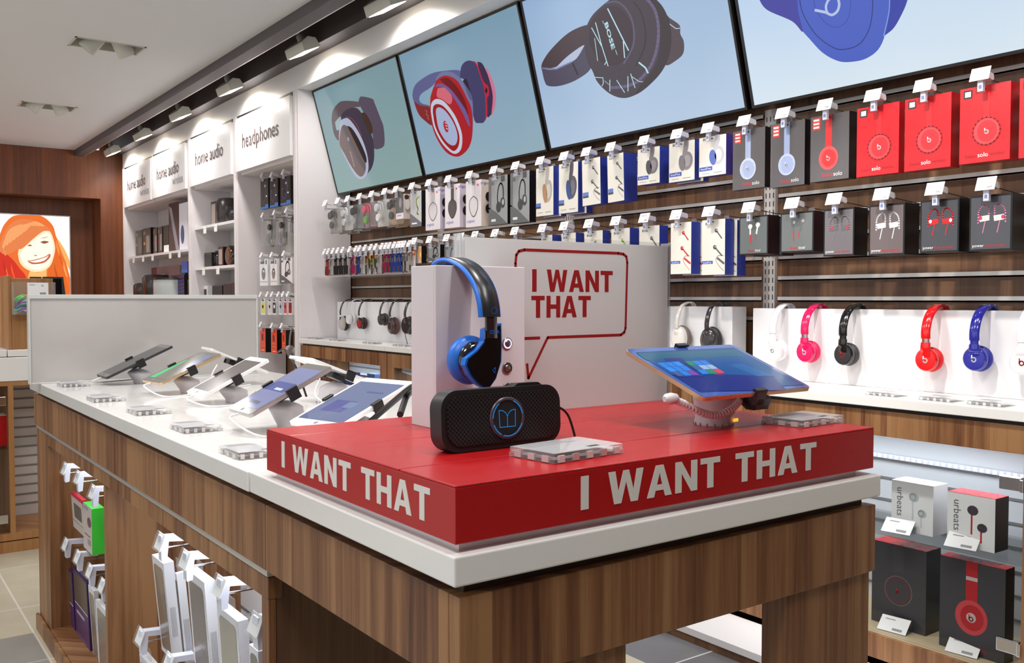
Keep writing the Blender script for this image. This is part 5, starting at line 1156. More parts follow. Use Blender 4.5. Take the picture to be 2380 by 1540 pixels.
cable([(0.85, 1.66, 0.90), tuple(at(955, 900, X=0.86)), tuple(at(943, 925, X=0.86)), tuple(at(930, 963, X=0.80))], 0.006, 'thick black cable dropping onto the red platform beside the white stand')
# the large tablet on the red platform
SC = (1.157, 1.018, 1.037); SW, SH = 0.265, 0.1775
def art_win(mb, f, w, h):
    q = lambda *p: [f(1420 + a / 4.407, 780 + b / 4.407) for a, b in p]
    P = [(q((262, 182), (1270, 145), (1975, 502), (900, 572)), (22, 84, 140), 0.75)]
    P += [(q((262, 182), (1270, 145), (1400, 210), (360, 250)), (24, 92, 116), 0.8), (q((620, 400), (1640, 400), (1800, 560), (900, 572)), (24, 34, 110), 0.8), (q((1000, 240), (1330, 230), (1680, 420), (1180, 400)), (18, 86, 150), 0.7), (q((1200, 300), (1340, 290), (1660, 410), (1500, 420)), (28, 104, 164), 0.7)]
    P += [(q((540, 235), (720, 232), (960, 420), (700, 430)), (30, 50, 120), 0.8)]
    def lerp(a, b, t): return (a[0] + (b[0] - a[0]) * t, a[1] + (b[1] - a[1]) * t)
    def tiles(A, B, C_, D_, cols):
        nr, nc = len(cols), len(cols[0])
        for r in range(nr):
            for k in range(nc):
                if cols[r][k] is None: continue
                g = 0.04
                cs = []
                for (x, y) in ((k + g, r + g), (k + 1 - g, r + g), (k + 1 - g, r + 1 - g), (k + g, r + 1 - g)):
                    cs.append(lerp(lerp(A, B, x / nc), lerp(D_, C_, x / nc), y / nr))
                P.append((q(*cs), cols[r][k], 1.0))
    b1, b2, pu, gr, w_, rd, dk = (40, 120, 206), (48, 132, 216), (122, 60, 150), (30, 130, 70), (150, 170, 200), (206, 60, 44), (60, 90, 130)
    tiles((462, 282), (690, 268), (908, 412), (684, 424), [[b1, b1, b2], [b2, b1, b1], [dk, b1, pu]])
    tiles((745, 272), (960, 262), (1168, 396), (935, 408), [[gr, b1, b1], [dk, w_, w_], [b1, gr, rd]])
    art_tool(mb, P, f)
t, M = tablet(91.2, 21.1, SC, SW, SH, 'large gold edged tablet with a blue tiled screen on the red platform', mat('tablet_navy', (60, 84, 150), 0.12, coat=0.6), GOLD, scr('win', (20, 70, 130), 0.7), art_win, marg=(0.012, 0.014), group='tablets on stands', th=0.007)
st = stand(M, SW, SH, RZ1, 'white stand with a coiled cable under the large blue screen tablet', (1.145, 1.018), 'y')
mb = MB(); F_ = Matrix.Translation((1.145, 1.018, RZ1)).inverted() @ M; mb.prism([(-SH / 2 - 0.004, -0.009), (-0.02, -0.010), (-0.02, -0.022), (-SH / 2 + 0.012, -0.036), (-SH / 2 - 0.004, -0.030)], -0.016, 0.016, CLP, axis='x', M=F_ @ Matrix.Translation((0.012, 0, 0))); mb.build('clamp_arm', st, 0.002)
cl = []; pa = [at(u, v, Y=0.966) for u, v in ((1560, 926), (1590, 938), (1630, 958), (1665, 964), (1700, 950), (1718, 932))]
cv = spline([tuple(Vector(p) - Vector((1.145, 1.018, RZ1))) for p in pa], 16); N_ = len(cv)
for i in range(N_ * 4):
    tt = i / (N_ * 4) * (N_ - 1); k = int(tt); k2 = min(k + 1, N_ - 1); fr = tt - k
    b = [cv[k][d] * (1 - fr) + cv[k2][d] * fr for d in range(3)]; q = tt * 2 * PI / 3.0
    cl.append((b[0], b[1] + 0.0044 * math.cos(q), b[2] + 0.0044 * math.sin(q)))
MB().tube(cl, 0.0021, POD, 7).build('coiled_cable', st)
e = Vector(pa[0]) - Vector((1.145, 1.018, RZ1)); MB().lathe([(0.004, -0.014), (0.008, -0.010), (0.009, 0.0), (0.007, 0.010), (0.003, 0.014)], tuple(e), POD, 14, 'x').build('cable_plug', st)
MB().box(0.012, 0.022, -0.0325, -0.0305, 0.006, 0.011, mat('amber_light', (240, 150, 40), 0.4, emit=1.5)).build('indicator_light', st)
# ---------------------------------------------------------------- white stand with the blue headphones
STW = mat('stand_box_white', (206, 203, 207), 0.35)
bs = thing('headphone_stand', 'white box shaped stand with steel push buttons on the red platform', 'stand', (0.747, 1.228, RZ1), 0)
BX = 0.919 - 0.747; BZ = 1.202 - RZ1
mb = MB(); mb.box(0, BX, 0, 0.006, 0, BZ, STW); mb.box(0, 0.006, 0.006, 0.076, 0, BZ, STW); mb.box(BX - 0.006, BX, 0.006, 0.076, 0, BZ, STW); mb.box(0.006, BX - 0.006, 0.006, 0.07, BZ - 0.03, BZ - 0.02, STW)
mb.build('white_box', bs, 0.001)
STE = mat('brushed_steel', (150, 138, 136), 0.3, metal=0.9)
for (u, v), lit in (((1178, 798), 1), ((1178, 855), 0), ((1178, 903), 0)):
    p = at(u, v, Y=1.228); o = (p.x - 0.747, 0, p.z - RZ1)
    mb = MB(); mb.lathe([(0.0098, 0), (0.0098, -0.002), (0.0085, -0.003), (0.0082, -0.002)], o, STE, 28, 'y', caps=False); mb.lathe([(0.006, -0.002), (0.005, -0.0034), (0.0, -0.0034)], o, STE, 24, 'y', caps=False)
    if lit: mb.lathe([(0.0082, -0.0026), (0.0060, -0.0028)], o, mat('button_glow', (214, 210, 255), 0.3, emit=1.3), 28, 'y', caps=False)
    else: mb.lathe([(0.0082, -0.0026), (0.0060, -0.0028)], o, DARK, 28, 'y', caps=False)
    mb.build('push_button', bs)
HB = mat('hp_blue', (20, 104, 206), 0.4); HK = mat('hp_black', (16, 12, 14), 0.12, coat=0.7); HKM = mat('hp_black_satin', (30, 31, 34), 0.3)
hb = thing('headphones', 'black and bright blue headphones hanging over the white box stand', 'headphones', (0.80, 1.228, 1.202))
pth = spline([(0.066, -0.004), (0.060, 0.003), (0.044, 0.0075), (0.018, 0.0065), (-0.016, -0.004), (-0.040, -0.019), (-0.058, -0.038), (-0.068, -0.060), (-0.0715, -0.080)], 4)[::-1]
mb = MB(); mb.band(pth, 0.040, 0.0050, HB, x=-0.002); mb.build('headband_padding', hb)
mb = MB(); mb.band(pth[:-4], 0.0345, 0.0068, HKM, x=-0.001); mb.build('headband', hb)
mb = MB(); ring(mb, 0.0, 0.0, 0.005, 0.0009, 0, HB); o = mb.build('headband_logo', hb); o.location = (0.002, -0.0790, -0.070); o.rotation_euler = (math.radians(8), 0, 0)
MB().band([(-0.0735, -0.112), (-0.0725, -0.078)], 0.021, 0.004, mat('hp_dark_slider', (40, 26, 26), 0.2, coat=0.5)).build('slider', hb)
sh = [(-0.012, -0.098), (0.019, -0.089), (0.020, -0.122), (0.019, -0.148), (0.009, -0.174), (-0.003, -0.187), (-0.012, -0.188), (-0.026, -0.180), (-0.040, -0.166), (-0.048, -0.151), (-0.045, -0.141), (-0.026, -0.129), (-0.013, -0.116)]
cx_, cz_ = sum(p[0] for p in sh) / len(sh), sum(p[1] for p in sh) / len(sh)
inn = [(cx_ + (p[0] - cx_) * 0.90, cz_ + (p[1] - cz_) * 0.94) for p in sh]
MB().prism(sh, -0.074, -0.062, HB).build('cup_trim', hb, 0.0012)
mb = MB(); mb.prism(inn, -0.0765, -0.070, HK); o = mb.build('ear_cup', hb, 0.001)
mb = MB(); tri = [(0.0, 0.0), (0.0055, 0.004), (0.004, -0.005)]
for s_ in stroke([(p[0] + 0.000, p[1] - 0.160) for p in tri + [tri[0]]], 0.0009): mb.face(s_, -0.0778, HB)
mb.text('DNA', 0.004, -0.105, 0.008, -0.0778, HB); mb.build('cup_logo', hb)
mb = MB(); cc = (-0.018, -0.064, -0.146)
mb.lathe([(0.024, 0), (0.029, 0.003), (0.030, 0.008), (0.028, 0.012)], cc, HK, 32, 'y'); mb.build('cup_body', hb)
mb = MB(); mb.lathe([(0.028, 0.010), (0.036, 0.014), (0.038, 0.022), (0.036, 0.031), (0.028, 0.036), (0.015, 0.033)], cc, HB, 32, 'y'); mb.build('ear_cushion', hb)
# ---------------------------------------------------------------- black speaker
GR = bpy.data.materials.new('speaker_grille'); GR.use_nodes = True; nt = GR.node_tree; N = nt.nodes.new; L_ = nt.links.new; p_ = nt.nodes['Principled BSDF']
tc = N('ShaderNodeTexCoord'); mp = N('ShaderNodeMapping'); mp.inputs['Scale'].default_value = (230, 0.0, 230); mp.inputs['Rotation'].default_value = (0, math.radians(45), 0); L_(tc.outputs['Object'], mp.inputs[0])
sp_ = N('ShaderNodeSeparateXYZ'); L_(mp.outputs[0], sp_.inputs[0]); ws = []
for k in (0, 2):
    fr_ = N('ShaderNodeMath'); fr_.operation = 'PINGPONG'; fr_.inputs[1].default_value = 0.5; L_(sp_.outputs[k], fr_.inputs[0])
    sq = N('ShaderNodeMath'); sq.operation = 'POWER'; sq.inputs[1].default_value = 2; L_(fr_.outputs[0], sq.inputs[0]); ws.append(sq)
ad = N('ShaderNodeMath'); ad.operation = 'ADD'; L_(ws[0].outputs[0], ad.inputs[0]); L_(ws[1].outputs[0], ad.inputs[1])
rr = N('ShaderNodeValToRGB'); rr.color_ramp.elements[0].position = 0.09; rr.color_ramp.elements[0].color = (0.002, 0.002, 0.002, 1); rr.color_ramp.elements[1].position = 0.13; rr.color_ramp.elements[1].color = (0.035, 0.032, 0.034, 1)
L_(ad.outputs[0], rr.inputs[0]); L_(rr.outputs[0], p_.inputs['Base Color']); p_.inputs['Roughness'].default_value = 0.32; p_.inputs['Metallic'].default_value = 0.3
bt = at(1045, 1056, Z=RZ1); br = at(1290, 1028, Z=RZ1); ang = math.atan2(br.y - bt.y, br.x - bt.x)
sw = (Vector((br.x, br.y)) - Vector((bt.x, bt.y))).length + 0.022; shh = at(1100, 905, Y=bt.y).z - RZ1
spk = thing('portable_speaker', 'black portable speaker with a perforated grille and a blue ring logo', 'speaker', ((bt.x + br.x) / 2, (bt.y + br.y) / 2, RZ1), ang)
spk.rotation_euler = (math.radians(-3), 0, ang)
SB = mat('speaker_rubber', (26, 24, 26), 0.45); sd = 0.029
mb = MB(); mb.prism(rrect(-sw / 2, sw / 2, 0.001, shh, 0.025, 8), 0, sd, SB, smooth=True); mb.prism([(0.02, shh - 0.002), (0.030, shh + 0.004), (0.065, shh + 0.004), (0.075, shh - 0.002)], 0.006, sd - 0.006, SB); mb.build('body', spk, 0.004, 3)
MB().prism(rrect(-sw / 2 + 0.008, sw / 2 - 0.006, 0.009, shh - 0.007, 0.021, 8), -0.0022, 0.002, GR).build('grille', spk)
zc = shh * 0.50; xc = 0.004; rR = 0.0285
mb = MB(); mb.lathe([(rR, -0.002), (rR, -0.0042), (rR * 0.86, -0.005), (rR * 0.85, -0.003)], (xc, 0, zc), mat('ring_lilac_grey', (92, 82, 92), 0.3, metal=0.5), 40, 'y', caps=False); mb.lathe([(rR * 0.86, -0.0032), (0.0, -0.0032)], (xc, 0, zc), SB, 40, 'y', caps=False); mb.build('badge_ring', spk)
BLL = mat('speaker_blue', (36, 132, 206), 0.4, emit=0.6); mb = MB()
for a0, a1 in ((0.2, 1.15), (2.2, 3.1), (3.5, 4.2), (4.4, 5.9)):
    for s_ in stroke(ell(xc, zc, rR * 0.86, rR * 0.86, 10, a0, a1), 0.0016): mb.face(s_, -0.0052, BLL)
k = rR * 0.50; bk = [(-0.95, 0.75), (-0.9, -0.85), (0, -0.85), (0.9, -0.85), (0.95, 0.75)]
for s_ in stroke([(xc + a * k, zc + b * k) for a, b in bk], 0.0011) + stroke([(xc, zc + 0.15 * k), (xc, zc - 0.85 * k)], 0.0011) + stroke([(xc + a * k, zc + b * k) for a, b in ((-0.95, 0.75), (-0.55, 0.72), (-0.2, 0.5), (0, 0.15), (0.2, 0.5), (0.55, 0.72), (0.95, 0.75))], 0.0011): mb.face(s_, -0.0036, BLL)
mb.build('logo', spk)
q = [(sw / 2 - 0.002, sd * 0.6, shh * 0.55), (sw / 2 + 0.014, sd * 0.6, shh * 0.56), (sw / 2 + 0.028, sd * 0.55, shh * 0.40), (sw / 2 + 0.036, sd * 0.45, 0.004)]
mb = MB(); mb.tube(spline(q, 6), 0.0018, BLACK, 8); mb.tube([q[0], (sw / 2 + 0.012, sd * 0.6, shh * 0.56)], 0.0036, BLACK, 10); mb.build('power_cord', spk)
# ---------------------------------------------------------------- goods in the shelving bays
def px_box(px_, X, front, side, art, label, cat='box', name='retail_box', group=None, z0=None, dmax=0.2, dmin=0.03, lean=0, fit=None):
    a = at(px_[0], px_[1], X=X); b = at(px_[2], px_[1], X=X); c = at(px_[0], px_[3], X=X)
    w = a.y - b.y; zb = c.z if z0 is None else z0; h = a.z - zb
    d = min(max(at(px_[4], (px_[1] + px_[3]) / 2, Y=b.y).x - X, dmin), dmax) if px_[4] else dmin
    t = thing(name, label, cat, (X, (a.y + b.y) / 2, a.z), WALLROT, group)
    if lean: t.rotation_euler = (math.radians(lean), 0, WALLROT)
    carton(t, w, h, d, front, side, art)
    return t, w, h, d
BR = mat('brown_black_carton', (52, 44, 42), 0.35); BLUB = (58, 120, 210)
def A_bay1(k):
    def A(mb, w, h, y):
        mb.rect(-0.5 * w, 0.5 * w, -h, -0.93 * h, y, ink(70, 130, 214)); mb.rect(0.1 * w, 0.5 * w, -0.93 * h, -0.86 * h, y, ink(70, 130, 214))
        c = ink(112, 106, 108) if k == 0 else ink(112, 116, 176)
        for s_ in stroke(spline([(-0.28 * w, -0.40 * h), (-0.32 * w, -0.66 * h), (-0.1 * w, -0.78 * h), (0.12 * w, -0.60 * h), (0.2 * w, -0.3 * h), (0.12 * w, -0.12 * h)], 4), 0.07 * w): mb.face(s_, y, c)
        mb.face(ell(0.08 * w, -0.24 * h, 0.1 * w, 0.05 * h, 12), y - 0.0003, ink(150, 160, 170)); mb.rect(0.2 * w, 0.32 * w, -0.62 * h, -0.56 * h, y, PAPER)
    return A
G1 = 'hanging packages of the headphones bay'
def bay_hook(t, label, w=0.03): o = hook(t.location.y, t.location.z + 0.03, label, X=t.location.x - 0.02, proto=HP2, group='price tag hooks in the headphones bay'); return o
for k, (p, l) in enumerate((((605.6, 418.4, 623.5, 487, 625), 'left blue footed black box, top row of the headphones bay'), ((626.6, 418, 646, 483, 649), 'middle blue footed black box, top row of the headphones bay'), ((651.5, 413, 675, 477.7, 680), 'right blue footed black box, top row of the headphones bay'))):
    t, w, h, d = px_box(p, 2.60, BR, KC, A_bay1(k), l, group=G1, dmax=0.06); tab(t, 0.03); bay_hook(t, 'hook of the ' + l)
for k, (p, l) in enumerate((((605.6, 511, 625, 572, 633), 'left clear pack with a coiled cord, second row of the headphones bay'), ((633, 505, 652, 570, 660), 'middle clear pack with a coiled cord, second row of the headphones bay'), ((662.5, 499.5, 679, 539, 682), 'small teal and blue pack, second row of the headphones bay'))):
    a, b, c = at(p[0], p[1], X=2.60), at(p[2], p[1], X=2.60), at(p[0], p[3], X=2.60); w, h = a.y - b.y, a.z - c.z
    t = thing('headset_pack', l, 'pack', (2.60, (a.y + b.y) / 2, a.z), WALLROT, G1)
    mb = MB(); mb.box(-w / 2, w / 2, 0.05, 0.054, -h, 0, mat('beige_card', (178, 162, 148), 0.6)); mb.rect(-w / 2 + 0.01, -w / 2 + 0.06, -h + 0.01, -h + 0.05, 0.0495, ink(120, 160, 220)); mb.rect(0.0, w / 2, -h * 0.75, 0, 0.0495, ink(70, 66, 68)); mb.build('backing_card', t)
    MB().prism(rrect(-w / 2 + 0.003, w / 2 - 0.003, -h + 0.003, -0.003, 0.01), 0.0, 0.049, BLIST).build('clear_shell', t)
    mb = MB(); mb.tube([(w * 0.12 + 0.05 * math.cos(q * 0.5), 0.02 + 0.001 * q, -h * 0.78 + 0.05 * math.sin(q * 0.5)) for q in range(38)], 0.004, mat('cord_grey', (150, 146, 146), 0.4), 6); mb.lathe([(0.02, 0), (0.025, 0.01), (0.02, 0.02)], (w * 0.1, 0.02, -h * 0.3), BLACK, 16, 'y'); mb.build('headset', t)
    bay_hook(t, 'hook of the ' + l)
def A_wht(mb, w, h, y):
    mb.rect(-0.42 * w, 0.1 * w, -0.18 * h, -0.08 * h, y, ink(120, 116, 116)); mb.rect(0.26 * w, 0.38 * w, -0.2 * h, -0.04 * h, y, ink(40, 38, 40)); ring(mb, -0.02 * w, -0.55 * h, 0.24 * w, 0.012, y, ink(140, 136, 136), sx=0.8)
    mb.face(ell(-0.02 * w, -0.62 * h, 0.2 * w, 0.14 * h), y - 0.0003, ink(140, 128, 124)); mb.rect(-0.5 * w, 0.5 * w, -0.86 * h, -0.845 * h, y, ink(130, 126, 126))
for k, (p, l) in enumerate((((603.5, 602.7, 622, 664, 627), 'left white box with a grey ring, third row of the headphones bay'), ((628, 602, 644, 663, 648), 'middle white box with a grey ring, third row of the headphones bay'), ((650, 600, 679, 659, 682), 'wide white box with dark headphones, third row of the headphones bay'))):
    t, w, h, d = px_box(p, 2.60, WHITE, WHITE, A_wht if k < 2 else A_grey((70, 66, 66)), l, group=G1, dmax=0.08); tab(t); bay_hook(t, 'hook of the ' + l)
for k, (u0, u1, c, l) in enumerate(((606, 616, (226, 220, 90), 'yellow edged slim pack, fourth row of the headphones bay'), (622, 631, (214, 210, 206), 'plain pale slim pack, fourth row of the headphones bay'), (633, 642, (60, 56, 58), 'slim pack with black earbuds, fourth row of the headphones bay'), (648, 656, (170, 196, 220), 'slim pack with a light blue print, fourth row of the headphones bay'), (659, 667, (196, 90, 90), 'slim pack with a rose print, fourth row of the headphones bay'), (670, 679, (170, 20, 30), 'slim pack with crimson earphones, fourth row of the headphones bay'))):
    def A(mb, w, h, y, c=c): mb.rect(-0.4 * w, 0.4 * w, -0.9 * h, -0.25 * h, y, ink(*c)); mb.face(ell(0, -0.5 * h, 0.2 * w, 0.12 * h, 12), y - 0.0003, DARK if c[0] > 100 else PAPER); mb.rect(-0.3 * w, 0.3 * w, -0.16 * h, -0.1 * h, y, DARK)
    t, w, h, d = px_box((u0, 693, u1, 731, 0), 2.60, WHITE, WHITE, A, l, group=G1, dmin=0.02); tab(t, 0.02); bay_hook(t, 'hook of the ' + l)
OR = mat('orange_carton', (226, 76, 38), 0.4)
def A_org(mb, w, h, y):
    mb.rect(-0.25 * w, 0.1 * w, -0.50 * h, -0.24 * h, y, ink(120, 50, 40)); mb.rect(-0.4 * w, 0.4 * w, -0.60 * h, -0.59 * h, y, ink(240, 190, 160)); mb.rect(-0.4 * w, 0.4 * w, -0.72 * h, -0.71 * h, y, ink(240, 190, 160)); mb.rect(-0.3 * w, 0.3 * w, -0.93 * h, -0.9 * h, y, ink(246, 210, 190)); mb.face(ell(0.2 * w, -0.1 * h, 0.08 * w, 0.03 * h, 10), y, ink(60, 60, 80))
for k, (p, l) in enumerate((((605, 762, 617, 817, 630), 'left orange and black box, bottom row of the headphones bay'), ((630.5, 765, 643.5, 820, 655), 'middle orange and black box, bottom row of the headphones bay'), ((655, 766, 664, 818, 681), 'right orange and black box, bottom row of the headphones bay'))):
    t, w, h, d = px_box(p, 2.60, OR, KC, A_org, l, group=G1, dmax=0.14); tab(t, 0.06, BLIST); bay_hook(t, 'hook of the ' + l)
p = at(673, 808, X=2.56); t = thing('headphones', 'silver grey headphones hanging at the bottom of the headphones bay', 'headphones', (2.56, p.y, p.z), WALLROT)
HG = mat('silver_headphones', (160, 156, 156), 0.25, metal=0.4); MB().tube(ell3(0, 0.03, 0.0, 0.07, 0.14), 0.008, HG, 8).build('headband', t)
for sx in (-0.07, 0.07): MB().lathe([(0.025, -0.02), (0.035, -0.01), (0.035, 0.015), (0.02, 0.02)], (sx, 0.03, -0.02), HG, 18, 'x').build('ear_cup', t)
# speaker shelves, home audio bay
def slab_tags(bay_y, z, us, l):
    for k, (u, v) in enumerate(us):
        p = at(u, v, X=2.50); t = thing('shelf_price_tag', '%s price tag on the %s' % (('first', 'second', 'third', 'fourth', 'fifth')[k], l), 'price tag', (2.495, p.y, z), WALLROT, 'shelf edge price tags')
        MB().box(-0.035, 0.035, -0.003, 0.0, -0.07, -0.01, PLASW).build('holder', t); mb = MB(); mb.box(-0.032, 0.032, -0.004, -0.003, -0.066, -0.014, PAPER); mb.rect(-0.02, 0.01, -0.03, -0.026, -0.0043, TXTG); mb.build('paper', t)
slab_tags(0, 1.765, ((478, 535), (503, 527)), 'upper home audio shelf'); slab_tags(0, 1.418, ((475, 628), (508, 622)), 'lower home audio shelf')
slab_tags(0, 1.592, ((312, 597), (334, 592), (356, 588), (397, 582), (418, 579)), 'wireless shelf')
SPG = 'speakers on the white shelves'
def blk(u0, v0, u1, v1, X, depth, label, parts, name='speaker', cat='speaker', z0=None):
    a, b = at(u0, v0, X=X), at(u1, v1, X=X); w = a.y - b.y; zb = b.z if z0 is None else z0; h = a.z - zb
    t = thing(name, label, cat, (X, (a.y + b.y) / 2, zb), WALLROT, SPG); parts(t, w, h, depth); return t
BK = mat('speaker_black', (30, 27, 28), 0.35); BK2 = mat('speaker_sheen', (56, 50, 49), 0.25)
def P_frame(t, w, h, d):
    MB().prism(rrect(-w / 2, w / 2, 0, h, 0.012), 0, d, BK).build('body', t); MB().prism(rrect(-w / 2 + 0.02, w / 2 - 0.02, 0.02, h - 0.02, 0.008), -0.003, 0.0, mat('panel_beige', (176, 160, 150), 0.3)).build('front_panel', t)
def P_oval(t, w, h, d): MB().lathe([(w * 0.4, 0), (w * 0.5, h * 0.1), (w * 0.5, h * 0.85), (w * 0.42, h)], (0, d / 2, 0), BK2, 24).build('body', t); MB().lathe([(w * 0.36, h), (w * 0.3, h + 0.006)], (0, d / 2, 0), BK, 24).build('top_cap', t)
def P_dome(t, w, h, d): MB().lathe([(w * 0.35, 0), (w * 0.5, h * 0.2), (w * 0.52, h * 0.5), (w * 0.4, h * 0.85), (w * 0.15, h)], (0, d / 2, 0), BK, 24).build('body', t); MB().lathe([(w * 0.3, -0.01), (w * 0.3, 0)], (0, d / 2, 0), GREY, 20).build('foot', t)
def P_slab(c, s=0.02):
    def P(t, w, h, d): MB().prism(rrect(-w / 2, w / 2, 0, h, 0.004), 0, d, c).build('body', t, 0.002); MB().rect(-w / 2 + s, w / 2 - s, s, h - s, -0.001, DARK).build('grille', t)
    return P
def P_drum(t, w, h, d): MB().lathe([(h * 0.42, 0), (h * 0.5, 0.01), (h * 0.5, d - 0.01), (h * 0.42, d)], (0, 0, h / 2), GLOSSK, 28, 'y').build('body', t); MB().lathe([(h * 0.3, -0.002), (h * 0.28, 0.0)], (0, 0, h / 2), BK2, 24, 'y').build('driver', t)
blk(490, 470, 503, 518, 2.60, 0.12, 'upright speaker with a beige front panel on the upper shelf', P_frame, z0=1.765)
blk(503, 464, 523, 515, 2.60, 0.14, 'tall dark oval speaker on the upper home audio shelf', P_oval, z0=1.765)
blk(525, 476, 545, 510, 2.62, 0.14, 'dark rounded dome speaker on the upper home audio shelf', P_dome, z0=1.768)
blk(475, 588, 492, 617, 2.58, 0.14, 'short black box speaker on the lower home audio shelf', P_slab(BK), z0=1.418)
blk(492, 583, 505, 615, 2.60, 0.10, 'glossy black round speaker left of the silver stand', P_drum, z0=1.418)
blk(507, 574, 519, 613, 2.60, 0.08, 'narrow black speaker with a silver middle', P_frame, z0=1.418)
blk(519, 571, 541, 612, 2.60, 0.12, 'largest glossy black round speaker on the lower shelf', P_drum, z0=1.418)
blk(460, 666, 470, 690, 2.58, 0.10, 'small black speaker end peeking over the divider panel', P_slab(BK, 0.005), z0=1.09)
blk(471, 664, 483, 690, 2.58, 0.10, 'small white and teal carton peeking over the divider panel', P_slab(PLASW, 0.03), z0=1.09, name='retail_box', cat='box')
blk(485, 664, 517, 690, 2.62, 0.12, 'long dark soundbar box peeking over the divider panel', P_slab(KC, 0.01), z0=1.09, name='retail_box', cat='box')
blk(519, 657, 542, 690, 2.62, 0.12, 'grey brown carton peeking over the divider panel', P_slab(mat('taupe_box', (112, 98, 96), 0.5), 0.01), z0=1.09, name='retail_box', cat='box')
# wireless bay
def A_phone(c, acc):
    def A(mb, w, h, y): mb.rect(-0.1 * w, 0.36 * w, -0.88 * h, -0.28 * h, y, ink(*c)); mb.rect(-0.42 * w, -0.2 * w, -0.22 * h, -0.1 * h, y, ink(150, 130, 110)); mb.rect(-0.40 * w, -0.22 * w, -0.6 * h, -0.5 * h, y, ink(*acc))
    return A
GW_ = 'boxed speakers on the wireless shelf'; DK = mat('shelf_dark_box', (78, 68, 62), 0.4)
for u0, v0, u1, v1, us, fr_, sd_, art_, l in (
    (315, 537, 331, 587, 332, DK, KC, A_phone((120, 112, 106), (196, 120, 60)), 'dark box with a brown accent at the far end of the wireless shelf'),
    (332, 532, 350, 584, 356, DK, KC, A_phone((150, 142, 136), (214, 160, 60)), 'dark box with a yellow accent on the wireless shelf'),
    (356, 531, 365, 579, 367, DK, KC, A_phone((150, 144, 140), (190, 40, 90)), 'slim dark box with a pink accent, left of the pair'),
    (367, 528, 377, 577, 379, DK, KC, A_phone((150, 144, 140), (190, 40, 90)), 'slim dark box with a pink accent, right of the pair'),
    (379, 525, 392, 574, 394, KC, KC, lambda mb, w, h, y: mb.rect(-0.4 * w, 0.5 * w, -h, -0.72 * h, y, PAPER), 'black box with a white label at the middle of the wireless shelf'),
    (392, 474, 416, 573, 418, mat('brown_photo_box', (66, 50, 54), 0.4), mat('photo_grey', (120, 116, 130), 0.4), lambda mb, w, h, y: mb.face([(-0.5 * w, -0.05 * h), (-0.2 * w, -0.1 * h), (0.5 * w, -h), (0.2 * w, -h)], y, ink(150, 146, 160)), 'tall brown box with a grey diagonal band on the wireless shelf'),
    (416, 474, 435, 573, 437, mat('white_blue_box', (226, 228, 240), 0.4), WHITE, lambda mb, w, h, y: mb.face(ell(-0.1 * w, -0.66 * h, 0.22 * w, 0.2 * h), y, ink(70, 90, 130)), 'tall white box with a blue oval at the near end of the wireless shelf')):
    px_box((u0, v0, u1, v1, us), 2.56, fr_, sd_, art_, l, group=GW_, z0=1.592, dmax=0.2, dmin=0.08)
blk(318, 659, 333, 692, 2.56, 0.12, 'short grey and black speaker behind the divider panel', P_oval, z0=1.17)
blk(345, 640, 366, 692, 2.58, 0.12, 'tall taupe speaker behind the divider panel', P_oval, z0=1.17)
blk(376, 650, 404, 692, 2.56, 0.14, 'silver cylinder speaker behind the divider panel', lambda t, w, h, d: (MB().lathe([(w * 0.5, 0), (w * 0.5, h - 0.01), (w * 0.48, h)], (0, d / 2, 0), mat('silver_fabric', (176, 180, 180), 0.4), 28).build('body', t), MB().lathe([(w * 0.51, h), (w * 0.5, h + 0.015)], (0, d / 2, 0), BLACK, 28).build('top_cap', t)), z0=1.17)
px_box((352, 622, 418, 692, 430), 2.70, mat('pink_grey_box', (150, 120, 124), 0.5), mat('pink_grey_side', (170, 150, 150), 0.5), lambda mb, w, h, y: (mb.rect(-0.5 * w, -0.3 * w, -h, 0, y, ink(120, 40, 44)), mb.rect(-0.4 * w, 0, -0.4 * h, -0.25 * h, y - 0.0003, PAPER)), 'large pinkish box behind the taupe speaker', z0=1.17, group=GW_)
px_box((398, 640, 428, 692, 431), 2.60, mat('navy_photo_box', (44, 34, 66), 0.4), KC, lambda mb, w, h, y: [mb.face([(-0.4 * w, -0.15 * h - 0.17 * k * h), (0.5 * w, -0.05 * h - 0.17 * k * h), (0.5 * w, -0.08 * h - 0.17 * k * h), (-0.4 * w, -0.18 * h - 0.17 * k * h)], y, ink(90, 66, 190)) for k in range(5)], 'navy box with violet light streaks behind the divider panel', z0=1.17, group=GW_)
px_box((422, 608, 436, 634, 437), 2.60, mat('bright_blue_box', (40, 90, 200), 0.4), BLU, lambda mb, w, h, y: mb.rect(-0.5 * w, 0.5 * w, -h, -0.7 * h, y, ink(60, 130, 220)), 'small bright blue box stacked on the navy box', group=GW_, z0=None)
